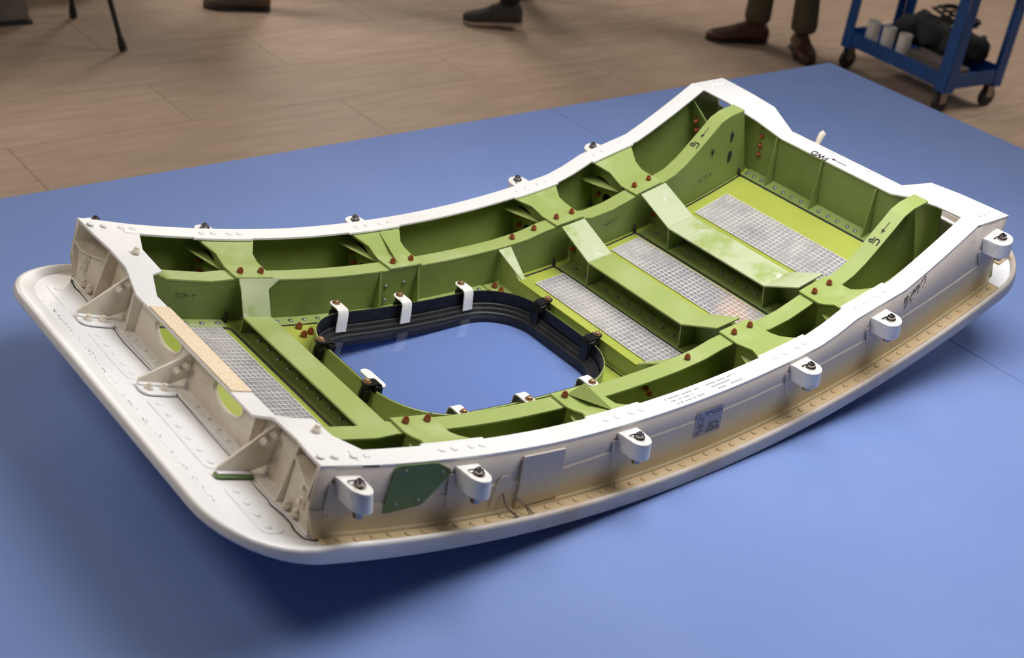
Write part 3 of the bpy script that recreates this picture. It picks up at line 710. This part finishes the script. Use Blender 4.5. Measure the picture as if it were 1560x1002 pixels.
PL = [(p[0]-p[2]*.0170, p[1]-p[3]*.0170, p[2], p[3]) for p in WL]
bm = B_(); N_ = len(PL); lay = []
for h in (.0125, .0150):
    rows = [[bm.verts.new((WC, 0, h))]]
    for k in range(1, 13):
        rows.append([bm.verts.new((WC+(p[0]-WC)*k/12, p[1]*k/12, h)) for p in PL])
    lay.append(rows)
for rows in lay[1:]:
    for j in range(N_): bm.faces.new((rows[0][0], rows[1][j], rows[1][(j+1) % N_]))
    for k in range(1, 12):
        for j in range(N_): bm.faces.new((rows[k][j], rows[k+1][j], rows[k+1][(j+1) % N_], rows[k][(j+1) % N_]))
bmesh.ops.delete(bm, geom=[v for v in bm.verts if not v.link_faces], context='VERTS')
pane = build('window_pane', bm, M['glass'], plug, smooth=True)
if pane.data.polygons[0].normal.z < 0: pane.data.flip_normals()
# retaining clips: a bent strap over the ring, held by a screw on a post
def clip(s, y, ns, ny, white, bar=False):
    ts, ty = -ny, ns
    def Q(n, t, h): return (s+ns*n+ts*t, y+ny*n+ty*t, h)
    HW = .0095 if white else .0085
    prof = [(-.0265, .0235), (-.0255, .040), (-.0245, .0535), (-.0215, .0585), (-.017, .0600), (-.006, .0600), (.000, .0600)]
    bm = B_(); th = .0022
    up = []; dn = []
    for i, (n, h) in enumerate(prof):
        a = prof[max(0, i-1)]; b = prof[min(len(prof)-1, i+1)]; dx, dz = b[0]-a[0], b[1]-a[1]; l = math.hypot(dx, dz); ox, oz = dz/l*th, -dx/l*th
        up.append((n, h)); dn.append((n+ox, h+oz))
    V = [[bm.verts.new(Q(n, t, h)) for n, h in L_] for t in (-HW, HW) for L_ in (up, dn)]
    m = len(prof)
    # rounded tab end around the screw
    for a, b in ((0, 2), (1, 3), (0, 1), (2, 3)):
        for i in range(m-1): bm.faces.new((V[a][i], V[a][i+1], V[b][i+1], V[b][i]))
    bm.faces.new((V[0][0], V[2][0], V[3][0], V[1][0]))
    arc_u = [bm.verts.new(Q(HW*math.sin(t), -HW*math.cos(t), .0600)) for t in [math.pi*i/10 for i in range(1, 10)]]
    arc_d = [bm.verts.new(Q(HW*math.sin(t), -HW*math.cos(t), .0600-th)) for t in [math.pi*i/10 for i in range(1, 10)]]
    bm.faces.new([V[0][-1]]+arc_u+[V[2][-1]]); bm.faces.new(([V[1][-1]]+arc_d+[V[3][-1]])[::-1])
    U1 = [V[0][-1]]+arc_u+[V[2][-1]]; D1 = [V[1][-1]]+arc_d+[V[3][-1]]
    for i in range(len(U1)-1): bm.faces.new((U1[i], U1[i+1], D1[i+1], D1[i]))
    c = build('window_clip', bm, M['clipwhite'] if white else M['black'], plug, bevel=.0004, label='white strap clip' if white else 'black strap clip')
    place(ME['screw'], 'screw', c, (s, y, .0600))
    bm = B_(); cyl(bm, (s, y, .016), (0, 0, 1), .0052, .0418, 10, r2=.0062); build('clip_post', bm, M['black'], c, smooth=True)
    bm = B_(); e0 = Q(-.004, 0, 0); prism(bm, [Q(-.0075, -HW*.8, .030), Q(-.0075, HW*.8, .030), Q(.004, HW*.8, .030), Q(.004, -HW*.8, .030)], (0, 0, .018)); build('clip_block', bm, M['black'], c, bevel=.001)
    if not white:
        bm = B_(); prism(bm, [Q(-.0235, -.012, .0550), Q(-.0235, .012, .0550), Q(-.0100, .012, .0580), Q(-.0100, -.012, .0580)], (0, 0, -.012)); build('clip_saddle', bm, M['black'], c, bevel=.002)
    if bar:
        lp = rrect(0, 0, .0085, .026, .0080, 6)
        bm = B_(); prism(bm, [Q(-.0325+p[0], p[1]-.026, .046) for p in lp], (0, 0, .0035)); build('clip_bar', bm, M['clipwhite'], c, bevel=.0006)
for s in (-.313, -.190, -.0635):
    clip(s, .1655, 0, 1, True); clip(s, -.1655, 0, -1, True)
clip(.0410, .062, 1, 0, False); clip(.0410, -.062, 1, 0, False)
clip(-.4100, .060, -1, 0, False); clip(-.4100, -.062, -1, 0, False, bar=True)

# ---- stop fittings on the side beams ------------------------------------
FIT = [(-.645, .104, -.40), (-.4555, .1072, -.25), (-.1605, .1103, -.15), (.2093, .1167, .0), (.402, .1254, .05), (.693, .1369, .16)]
for c, hb, lean_ in FIT:
    for sg in (-1, 1):
        ht, hbm = hb-.0075, hb-.0350
        def sl(h): return lean_*(h-hb)*1.0
        W_ = .0175; yc = sg*.3535
        plan = [(W_, sg*.3300), (W_, yc)]+[(W_*math.cos(t), yc+sg*W_*math.sin(t)) for t in [math.pi*i/12 for i in range(1, 12)]]+[(-W_, yc), (-W_*1.06, sg*.338), (-W_*1.22, sg*.3305)]
        bm = B_(); a = [bm.verts.new((c+sl(ht)+p[0], p[1], ht)) for p in plan]; b = [bm.verts.new((c+sl(hbm)+p[0]*(1 if p[0] > -W_*1.1 else .75), p[1], hbm)) for p in plan]
        bm.faces.new(a); bm.faces.new(b[::-1])
        for i in range(len(plan)): bm.faces.new((a[i], b[i], b[(i+1) % len(plan)], a[(i+1) % len(plan)]))
        f = build('stop_fitting', bm, M['clipwhite'], plug, bevel=.0012, label='white lug with a bolt through it')
        ax = (lean_, 0, 1)
        bm = B_(); cyl(bm, (c+sl(ht-.001), yc, ht-.001), ax, .0080, .0030, 16); cyl(bm, (c+sl(ht+.001), yc, ht+.001), ax, .0064, .0055, 6); cyl(bm, (c+sl(ht+.006), yc, ht+.006), ax, .0040, .0036, 12, r2=.0032); build('stop_bolt', bm, M['chrome'], f, smooth=True)
        bm = B_(); cyl(bm, (c+sl(hbm-.0120), yc, hbm-.0120), ax, .0064, .0125, 14, r2=.0080); build('stop_nut', bm, M['chrome'], f, smooth=True)
        bm = B_(); tube(bm, [(c-.011+sl(ht), yc-sg*.009, ht+.0012), (c-.006, yc-sg*.006, ht+.004), (c, yc, ht+.0075), (c+.006, yc+sg*.003, ht+.005)], .0011, 6); build('cotter_pin', bm, M['ink'], f, smooth=True)
        # thin backing plate on the web
        bp = [(c-.030, .088), (c+.034, .088), (c+.034, .052), (c-.006, .0365), (c-.016, .0375), (c-.021, .044)]
        bm = B_(); prism(bm, [(p[0]-lean_*.02, sg*.3312, p[1]+(hb-.105)*.6) for p in bp], (0, sg*.0016, 0)); build('backing_plate', bm, M['side'], f, bevel=.0008)

# ---- things bonded to the near web ---------------------------------------
def wallplate(name, pts, t, mat, bev=.0006, label=None, y0=-.3312):
    bm = B_(); prism(bm, [(p[0], y0, p[1]) for p in pts], (0, -t, 0)); return build(name, bm, mat, plug, bevel=bev, label=label)
wp = wallplate('cover_patch', [(-.5745, .104), (-.568, .1075), (-.514, .1085), (-.503, .1065), (-.483, .0975), (-.4785, .0925), (-.4795, .088), (-.508, .0530), (-.5140, .0490), (-.560, .0425), (-.5675, .0425), (-.5705, .0475)], .0016, M['darkgreen'], label='dark green cover patch')
for s, h in ((-.556, .0995), (-.494, .0935), (-.553, .0525), (-.519, .0560)): place(ME['greyrivet'], 'rivet', wp, (s, -.3328, h), (0, -1, 0), .7)
wallplate('bonded_plate', [(-.357, .1004), (-.2814, .1008), (-.2709, .0258), (-.3464, .0215)], .0040, M['side'], .0005)
wallplate('oval_plate', [(-.3905, .068), (-.384, .0745), (-.372, .0745), (-.366, .066), (-.3585, .040), (-.361, .030), (-.370, .0245), (-.388, .0245), (-.3935, .030)], .0016, M['side'])
dp = wallplate('data_plate', [(-.0135, .0903), (-.0110, .0915), (.041, .0905), (.043, .0890), (.0452, .0480), (.0435, .0464), (-.0105, .0480), (-.0125, .0496)], .0009, M['plate'], .0003, label='small grey printed data plate', y0=-.3316)
bm = B_(); rnd = random.Random(5)
for i in range(9):
    h = .0870-i*.0043; s = -.0085
    while s < .038:
        l = rnd.uniform(.001, .0045)
        if (i < 2 or s < .004 or (i > 4 and s > .012)) and rnd.random() < .85: prism(bm, [(s, -.3325, h), (s+l, -.3325, h), (s+l, -.3325, h-.0018), (s, -.3325, h-.0018)], (0, -.0002, 0))
        s += l+.0009
build('plate_print', bm, M['ink'], dp)
# lockwire loops
for pts in ([(-.3756, -.334, .0485), (-.3745, -.338, .040), (-.368, -.341, .030), (-.356, -.350, .020), (-.348, -.356, .0185)], [(-.3752, -.334, .0480), (-.3725, -.339, .037), (-.365, -.343, .027), (-.352, -.351, .020), (-.344, -.356, .0185)],
            [(-.360, -.3365, .046), (-.350, -.340, .038), (-.340, -.345, .030), (-.334, -.351, .021), (-.333, -.356, .0185)], [(-.3595, -.3365, .045), (-.348, -.341, .036), (-.337, -.347, .029), (-.330, -.353, .021), (-.3285, -.357, .0185)]):
    bm = B_(); tube(bm, pts, .0010, 6); build('lockwire', bm, M['wire'], plug, smooth=True)
# dark scrape near the right end of the web
bm = B_(); rnd = random.Random(11)
for i in range(70):
    s = .468+.052*rnd.random()**1.1; k = (s-.466)/.055; h = .1135+k*.024-abs(rnd.gauss(0, .009)); l = rnd.uniform(.002, .007); wd = rnd.uniform(.0004, .0014)
    prism(bm, [(s, -.3303, h), (s+wd, -.3303, h), (s+wd-l*.35, -.3303, h-l), (s-l*.4, -.3303, h-l*.8)], (0, -.0003, 0))
build('scrape_marks', bm, M['ink'], plug, kind='stuff')

# ---- marker writing and faint print ---------------------------------------
def basis(origin, ux, uy):
    uxn = ux.normalized(); n = uxn.cross(uy).normalized(); uyn = n.cross(uxn)
    return Matrix(((uxn.x, uyn.x, n.x, origin.x), (uxn.y, uyn.y, n.y, origin.y), (uxn.z, uyn.z, n.z, origin.z), (0, 0, 0, 1)))
def text(body, size, mat_world, parent, mat):
    cu = bpy.data.curves.new('marker_writing', 'FONT'); cu.body = body; cu.size = size; cu.extrude = .0002; cu.align_x = 'CENTER'; cu.offset = .00035
    tmp = bpy.data.objects.new('tmp_text', cu); COL.objects.link(tmp); bpy.context.view_layer.update()
    me = bpy.data.meshes.new_from_object(tmp.evaluated_get(bpy.context.evaluated_depsgraph_get())); bpy.data.objects.remove(tmp); bpy.data.curves.remove(cu)
    me.name = 'marker_writing'; me.materials.clear(); me.materials.append(mat)
    o = bpy.data.objects.new('marker_writing', me); link(o, parent); o.matrix_world = mat_world; return o
def arrow(mat_world, L_, parent, hw=.0035, name='marker_arrow'):
    bm = B_()
    prism(bm, [(-.0006, 0, 0), (.0006, 0, 0), (.0006, L_, 0), (-.0006, L_, 0)], (0, 0, .0003))
    prism(bm, [(-hw, L_-.001, 0), (hw, L_-.001, 0), (0, L_+.006, 0)], (0, 0, .0003))
    o = build(name, bm, M['ink'], parent, sh=False); o.matrix_world = mat_world; return o
for sg in (1, -1):
    s = .543; y = sg*(yin(s)+.0150)
    o1, o2 = P(s, y, ib(s)+.0005), P(s+.02, y, ib(s+.02)+.0005); up = (o1-o2)
    text('UP', .0165, basis(P(s-.0, y, ib(s)+.0006), Vector((0, 1, 0)), up), ibc, M['ink'])
    sa = s+.034; arrow(basis(P(sa, y, ib(sa)+.0006), Vector((0, 1, 0)), up), .018, ibc)
es, ey, eh = frame(.58)
text('F', .019, basis(P(.572, .1968, .098), es, eh), web, M['ink'])
for s, h in ((.625, .118), (.618, .077)):      # two dark drips of sealant on the web
    bm = B_(); tube(bm, [(s+.004, .2010, h+.006), (s+.002, .1990, h), (s-.001, .2000, h-.012), (s-.003, .2012, h-.018)], [.0035, .0045, .0028, .0008], 8); build('sealant_drip', bm, M['seal'], plug, smooth=True)
es, ey, eh = frame(.70)
text('FWD', .017, basis(P(.699, .038, .1115), Vector((0, 1, 0)), -es), rcap, M['ink'])
arrow(basis(P(.700, -.018, .1115), -es*-1, Vector((0, 1, 0))) if False else basis(P(.700, -.020, .1115), es, Vector((0, 1, 0))), .030, rcap, .0030)
bm = B_(); rnd = random.Random(9)
for s0, s1 in ((-.065, .005), (.022, .085)):
    for r in range(3):
        s = s0+r*.006
        while s < s1-(.02 if r == 1 else 0):
            l = rnd.uniform(.0012, .004)
            if rnd.random() < .8:
                y = -.306-r*.0075; prism(bm, [(s, y, top(s)+.0001), (s+l, y, top(s+l)+.0001), (s+l, y-.0032, top(s+l)+.0001), (s, y-.0032, top(s)+.0001)], (0, 0, .0002))
            s += l+.0012
build('cap_print', bm, M['greyink'], plug)
for i in range(1):
    bm = B_(); y = .055
    while y > -.075:
        l = rnd.uniform(.001, .003)
        if rnd.random() < .7: prism(bm, [(.7135, y, .1111), (.7135, y-l, .1111), (.7155, y-l, .1111), (.7155, y, .1111)], (0, 0, .0002))
        y -= l+.001
    build('end_print', bm, M['greyink'], plug)
# smudged part stamps on the green webs
for s, y, h in ((-.56, .2038, .058), (.305, .1985, .062), (.545, .1962, .060)):
    bm = B_()
    for i in range(16):
        a = s+rnd.uniform(-.018, .018); hh = h+rnd.uniform(-.004, .004); l = rnd.uniform(.002, .007); prism(bm, [(a, y, hh), (a+l, y, hh+.0006), (a+l, y, hh+.0014), (a, y, hh+.001)], (0, -.0002, 0))
    build('ink_stamp', bm, M['hole'], plug)

# ================================================================== BACKGROUND THINGS
def skin_body(name, verts, edges, mat, parent, root=0, sub=2):
    me = bpy.data.meshes.new(name); bm = B_()
    lay = bm.verts.layers.skin.verify()
    vs = []
    for i, (co, r) in enumerate(verts):
        v = bm.verts.new(co); v[lay].radius = (r, r) if not isinstance(r, tuple) else r; v[lay].use_root = (i == root); vs.append(v)
    for a, b in edges: bm.edges.new((vs[a], vs[b]))
    bm.to_mesh(me); bm.free(); me.materials.append(mat)
    o = bpy.data.objects.new(name, me); link(o, parent)
    sk = o.modifiers.new('skin', 'SKIN'); sk.use_smooth_shade = True
    su = o.modifiers.new('sub', 'SUBSURF'); su.levels = sub; su.render_levels = sub
    return o
def shoe(parent, heel, toe, wid, upper, sole, soleh=.022, height=.085, pitch=0., high=0., accent=None):
    """shoe lofted from heel to toe; heel/toe are floor points (x, y)"""
    hx, hy = heel; tx, ty = toe; L_ = math.hypot(tx-hx, ty-hy); ang = math.atan2(ty-hy, tx-hx)
    sec = [(0.0, .30, .60), (.04, .42, .86), (.12, .47, 1.0), (.25, .46, 1.02), (.38, .43, .98), (.50, .46, .80), (.62, .52, .60), (.75, .54, .47), (.86, .48, .40), (.95, .32, .34), (1.0, .12, .26)]
    def mk(bm, z0, z1f, ws):
        rings = []
        for t, w_, hh in sec:
            ring = []
            zt = z1f(hh)
            for k in range(14):
                a = 2*math.pi*k/14; cx, cz = math.cos(a), math.sin(a)
                px = abs(cx)**.7*(1 if cx > 0 else -1); pz = abs(cz)**.7*(1 if cz > 0 else -1)
                nar = 1 if pz < 0 else 1-.35*pz*(hh > .7)
                ring.append(bm.verts.new((t*L_, px*w_*wid*ws*nar, z0+(zt-z0)*(pz+1)/2)))
            rings.append(ring)
        for A, C in zip(rings, rings[1:]):
            for i in range(14): bm.faces.new((A[i], A[(i+1) % 14], C[(i+1) % 14], C[i]))
        bm.faces.new(rings[0][::-1]); bm.faces.new(rings[-1])
    mw = Matrix.Translation(Vector((hx, hy, FLOOR))) @ Matrix.Rotation(ang, 4, 'Z')
    if pitch: mw = mw @ Matrix.Translation((L_*.8, 0, 0)) @ Matrix.Rotation(pitch, 4, 'Y') @ Matrix.Translation((-L_*.8, 0, 0))
    bm = B_(); mk(bm, .012, lambda q: soleh+height*q, .96)
    for v in bm.verts: v.co = mw @ v.co
    o = build('shoe', bm, upper, parent, sh=False, smooth=True, angle=80)
    bm = B_(); mk(bm, .0005, lambda q: soleh+.004, 1.04)
    for v in bm.verts: v.co = mw @ v.co
    build('sole', bm, sole, o, sh=False, smooth=True, angle=60)
    bm = B_()
    for k in range(4):
        x = L_*(.50+.045*k); z = soleh+height*(.80-.085*k)
        tube(bm, [mw @ Vector((x, -wid*.26, z*.93)), mw @ Vector((x, 0, z+.004)), mw @ Vector((x, wid*.26, z*.93))], .0022, 6)
    build('laces', bm, accent or upper, o, sh=False, smooth=True)
    return mw @ Vector((L_*.22, 0, soleh+height*.95))
def person(label, feet, upper, sole, trousers, shirt, hips, face, soleh=.022, pitch=(0, 0), accent=None, shin=.055):
    cx, cy = hips
    t = empty('person', (cx, cy, FLOOR), label, 'person')
    lo = bpy.data.objects.new('outfit', None)
    bpy.data.objects.remove(lo)
    def loc(o): o.matrix_parent_inverse = Matrix.Translation(-t.location)
    ank = []
    for (heel, toe), pt in zip(feet, pitch):
        ank.append(shoe(t, heel, toe, .095, upper, sole, soleh, pitch=pt, accent=accent))
    fx, fy = math.cos(face), math.sin(face); rx, ry = fy, -fx
    def pt_(r, f, z): return Vector((cx+rx*r+fx*f, cy+ry*r+fy*f, FLOOR+z))
    # match ankles to hips left / right
    sides = sorted(range(2), key=lambda i: (ank[i]-Vector((cx, cy, 0))).dot(Vector((rx, ry, 0))))
    V = [(pt_(0, 0, .98), .15), (pt_(-.09, 0, .90), .105), (pt_(.09, 0, .90), .105), (pt_(0, 0, 1.06), .145)]; E_ = [(0, 1), (0, 2), (0, 3)]
    for hipi, ai in ((1, sides[0]), (2, sides[1])):
        a = ank[ai]; hp = V[hipi][0]; kn = hp.lerp(a, .5)+Vector((fx, fy, 0))*.035
        b = len(V); V += [(hp.lerp(kn, .5), .088), (kn, .066), (kn.lerp(a, .5), .060), (a+Vector((0, 0, .035)), shin), (a+Vector((0, 0, -.012)), shin)]
        E_ += [(hipi, b), (b, b+1), (b+1, b+2), (b+2, b+3), (b+3, b+4)]
    loc(skin_body('trousers', V, E_, trousers, t))
    V = [(pt_(0, 0, 1.04), .15), (pt_(0, .01, 1.22), .155), (pt_(0, .0, 1.38), .15), (pt_(0, 0, 1.48), .07)]; E_ = [(0, 1), (1, 2), (2, 3)]
    for sg in (-1, 1):
        b = len(V); V += [(pt_(sg*.17, 0, 1.42), .065), (pt_(sg*.22, 0, 1.16), .045), (pt_(sg*.22, .05, .96), .034)]; E_ += [(2, b), (b, b+1), (b+1, b+2)]
    loc(skin_body('shirt', V, E_, shirt, t))
    V = [(pt_(0, 0, 1.48), .052), (pt_(0, .01, 1.55), .05), (pt_(0, .02, 1.62), .085), (pt_(0, .02, 1.70), .092), (pt_(0, .005, 1.77), .06), (pt_(0, .105, 1.635), .012)]
    hd = skin_body('head', V, [(0, 1), (1, 2), (2, 3), (3, 4), (2, 5)], M['skin'], t); loc(hd)
    V = [(pt_(0, -.03, 1.66), .085), (pt_(0, -.015, 1.74), .092), (pt_(0, .02, 1.795), .06)]
    loc(skin_body('hair', V, [(0, 1), (1, 2)], M['hair'], t))
    for sg in (-1, 1):
        V = [(pt_(sg*.22, .05, .965), .026), (pt_(sg*.22, .065, .90), .030)]; E_ = [(0, 1)]
        for k, (off, l) in enumerate(((-.024, .070), (-.008, .085), (.008, .080), (.022, .062))):
            b = len(V); V += [(pt_(sg*.22, .065+off, .865), .010), (pt_(sg*.215, .072+off, .865-l*.55), .0088), (pt_(sg*.205, .076+off, .865-l), .0075)]; E_ += [(1, b), (b, b+1), (b+1, b+2)]
        b = len(V); V += [(pt_(sg*.205, .105, .915), .011), (pt_(sg*.195, .118, .875), .009)]; E_ += [(0, b), (b, b+1)]
        loc(skin_body('hand', V, E_, M['skin'], t, sub=1))
    for c in t.children:
        if c.name.startswith('shoe'): loc(c)
    return t
M['skin'] = paint('skin', rgb(200, 160, 136), .5); M['hair'] = paint('dark_hair', rgb(60, 46, 36), .6)
M['brownleather'] = paint('brown_leather', rgb(84, 52, 36), .4, rgb(60, 38, 28), .4, .7, 14); M['darksole'] = paint('dark_sole', rgb(36, 28, 24), .6)
M['olive'] = paint('olive_cloth', rgb(84, 76, 56), .9, rgb(70, 64, 46), .4, .7, 12); M['blackcloth'] = paint('black_cloth', rgb(24, 23, 24), .9)
M['greyknit'] = paint('dark_grey_knit', rgb(62, 58, 54), .8, rgb(50, 47, 44), .4, .7, 40); M['palesole'] = paint('pale_sole', rgb(170, 150, 136), .6)
M['orange'] = paint('orange_suede', rgb(150, 66, 30), .8); M['taupe'] = paint('taupe_suede', rgb(84, 74, 60), .8, rgb(150, 66, 30), .52, .56, 9); M['shirt'] = paint('blue_grey_shirt', rgb(110, 120, 136), .9)
person('person standing in olive trousers and brown leather shoes beside the blue cart', [((3.60, 2.585), (3.33, 2.715)), ((3.70, 2.48), (3.545, 2.275))], M['brownleather'], M['darksole'], M['olive'], M['shirt'], (3.68, 2.60), math.radians(190), .016, accent=M['darksole'], shin=.066)
person('person walking in black trousers and dark grey knit sneaker', [((2.525, 3.090), (2.325, 3.265)), ((2.86, 3.46), (2.68, 3.66))], M['greyknit'], M['palesole'], M['blackcloth'], M['blackcloth'], (2.70, 3.30), math.radians(139), .022, pitch=(.10, 0))
person('person at the far edge in taupe sneaker with an orange panel', [((1.57, 3.66), (1.31, 3.77)), ((1.62, 3.95), (1.36, 4.05))], M['taupe'], M['darksole'], M['blackcloth'], M['shirt'], (1.58, 3.86), math.radians(157), .02)

# ---- blue utility cart ----
CX, CY, CR_ = 3.845, 1.905, math.radians(-5.0)
cart = empty('utility_cart', (CX, CY, FLOOR), 'blue steel utility cart with black casters behind the table corner', 'cart'); cart.rotation_euler.z = CR_
def cpart(name, mat, fn, parent=None, bevel=.002, smooth=False):
    bm = B_(); fn(bm); return build(name, bm, mat, parent or cart, sh=False, bevel=bevel, smooth=smooth)
HX, HY = .185, .305
for z0, nm in ((.115, 'lower_shelf'), (.62, 'upper_shelf')):
    def tray(b, z0=z0):
        wbox(b, -HX, HX, -HY, HY, z0+.0, z0+.004)
    sh_ = cpart(nm, M['cartblue'], tray, bevel=0)
    for k, a in enumerate(((-HX, -HX+.004, -HY, HY), (HX-.004, HX, -HY, HY), (-HX, HX, -HY, -HY+.004), (-HX, HX, HY-.004, HY))):
        cpart('shelf_rim', M['cartblue'], lambda b, a=a, z0=z0: wbox(b, a[0], a[1], a[2], a[3], z0, z0+.065), sh_, .001)
for sx in (-1, 1):
    for sy in (-1, 1):
        def post(b, sx=sx, sy=sy):
            x, y = sx*HX, sy*HY
            wbox(b, min(x, x+sx*.004), max(x, x+sx*.004), min(y, y-sy*.055), max(y, y-sy*.055), .10, .80); wbox(b, min(x, x-sx*.055), max(x, x-sx*.055), min(y, y+sy*.004), max(y, y+sy*.004), .10, .80)
        cpart('post', M['cartblue'], post, bevel=.001)
        x, y = sx*(HX-.03), sy*(HY-.03)
        ca = cpart('caster', M['chrome'], lambda b: (wbox(b, x-.025, x+.025, y-.025, y+.025, .098, .104), wbox(b, x-.022, x+.022, y-.016, y-.013, .045, .1), wbox(b, x-.022, x+.022, y+.013, y+.016, .045, .1)), bevel=.001)
        cpart('wheel', M['rubber'], lambda b: cyl(b, (x, y-.011, .045), (0, 1, 0), .045, .022, 20), ca, .003)
cpart('handle', M['chrome'], lambda b: tube(b, [(HX, -HY-.01, .78), (HX+.0, -HY-.09, .80), (-HX, -HY-.09, .80), (-HX, -HY-.01, .78)], .012, 10), bevel=0, smooth=True)
def oncart(name, mat, fn, pos, label, cat, group=None, bevel=.003, smooth=True):
    bm = B_(); fn(bm); o = build(name, bm, mat, None, sh=False, bevel=bevel, smooth=smooth); o.rotation_euler.z = CR_
    q = Matrix.Rotation(CR_, 3, 'Z') @ Vector((pos[0], pos[1], 0)); o.location = (CX+q.x, CY+q.y, FLOOR+pos[2]); o['label'] = label; o['category'] = cat
    if group: o['group'] = group
    return o
for y, nm in ((.195, 'white paper roll on the cart shelf, farthest from the cart corner post'), (.105, 'white paper roll on the cart shelf, middle of the three'), (.012, 'white paper roll on the cart shelf, nearest the cart corner post')):
    oncart('paper_roll', M['paper'], lambda b: (cyl(b, (0, 0, 0), (0, 0, 1), .029, .128, 24), cyl(b, (0, 0, .128), (0, 0, 1), .012, .001, 12)), (-.128, y, .1195), nm, 'roll', 'white rolls standing on the cart')
oncart('grey_bar_case', M['greybox'], lambda b: (wbox(b, -.045, .045, -.135, .135, 0, .075), wbox(b, -.047, .047, -.02, .02, .03, .045)), (-.085, -.155, .1195), 'long grey case lying on the cart shelf beside the rolls', 'case')
def bag(b):
    from mathutils import noise as mn
    n = 22; pts = [(.03+.008*math.sin(i*.9), -.235+.47*i/n, .092+.018*math.sin(i*.55)) for i in range(n+1)]
    rad = [.074*min(1, .45+.2*min(i, n-i))*(1+.10*math.sin(i*1.3)) for i in range(n+1)]
    tube(b, pts, rad, 18)
    for v in b.verts:
        q = mn.noise(v.co*16)*.020+mn.noise(v.co*40)*.008; v.co += Vector((q, q*.5, q)); v.co.z = max(v.co.z, .0)
oncart('black_bag', M['fabric'], bag, (.060, .0, .1215), 'limp black nylon bag heaped on the lower cart shelf', 'bag', bevel=0)
def cables(b):
    for k in range(4):
        r = .05+.008*(k % 3); cx_, cy_ = .01*(k % 2), .012*k
        tube(b, [(cx_+r*math.cos(t)*1.1, -.02+cy_+r*math.sin(t)*1.8, .008+.012*k+.006*math.sin(3*t)) for t in [i*.35 for i in range(18)]], .006, 6)
oncart('cable_coil', M['rubber'], cables, (.08, -.06, .312), 'loose coil of black cable on top of the bag', 'cable', bevel=0)

# ---- tripod and cabinet at the far left ----
tp = empty('tripod', (.60, 3.60, FLOOR), 'thin black tripod stand with rubber feet in the far corner', 'tripod')
apex = Vector((0, 0, 1.05))
for fx, fy in ((.175, -.225), (.150, .195), (-.33, -.03)):
    f = Vector((fx, fy, .0)); dv = (apex-f).normalized()
    bm = B_(); tube(bm, [f+dv*.03, f+dv*.5, apex], [.0095, .0115, .013], 10); lg = build('leg', bm, M['rubber'], tp, sh=False, smooth=True)
    bm = B_(); tube(bm, [f+Vector((0, 0, .004)), f+dv*.035, f+dv*.06], [.0155, .0150, .0105], 10); build('rubber_foot', bm, M['rubber'], lg, sh=False, smooth=True)
bm = B_(); cyl(bm, (0, 0, .98), (0, 0, 1), .03, .12, 16); cyl(bm, (0, 0, 1.1), (0, 0, 1), .014, .35, 12); build('centre_column', bm, M['rubber'], tp, sh=False, smooth=True)
cb = empty('machine_cabinet', (.05, 4.10, FLOOR), 'beige cabinet on a dark plinth at the far left', 'cabinet')
bm = B_(); wbox(bm, -.5, .515, -.325, .45, .012, .115); build('plinth', bm, M['greybox'], cb, sh=False, bevel=.01)
bm = B_(); wbox(bm, -.5, .525, -.335, .46, .0, .014); build('skid', bm, M['rubber'], cb, sh=False, bevel=.004)
bm = B_(); wbox(bm, -.49, .505, -.315, .44, .115, .95); bd = build('body', bm, M['wall'], cb, sh=False, bevel=.01)
bm = B_(); wbox(bm, -.30, .45, -.3215, -.315, .2, .88); dr = build('door', bm, M['wall'], cb, sh=False, bevel=.003)
bm = B_(); tube(bm, [(.40, -.335, .5), (.40, -.335, .62)], .007, 8); build('handle', bm, M['chrome'], dr, sh=False, smooth=True)
bm = B_(); wbox(bm, -.19, .19, -.10, .10, 0, .25); wbox(bm, -.06, .06, -.015, .015, .25, .28)
kc = build('tool_case', bm, M['rubber'], None, sh=False, bevel=.012); kc.location = (.86, 4.22, FLOOR); kc['label'] = 'black hard tool case standing on the floor behind the tripod'; kc['category'] = 'case'
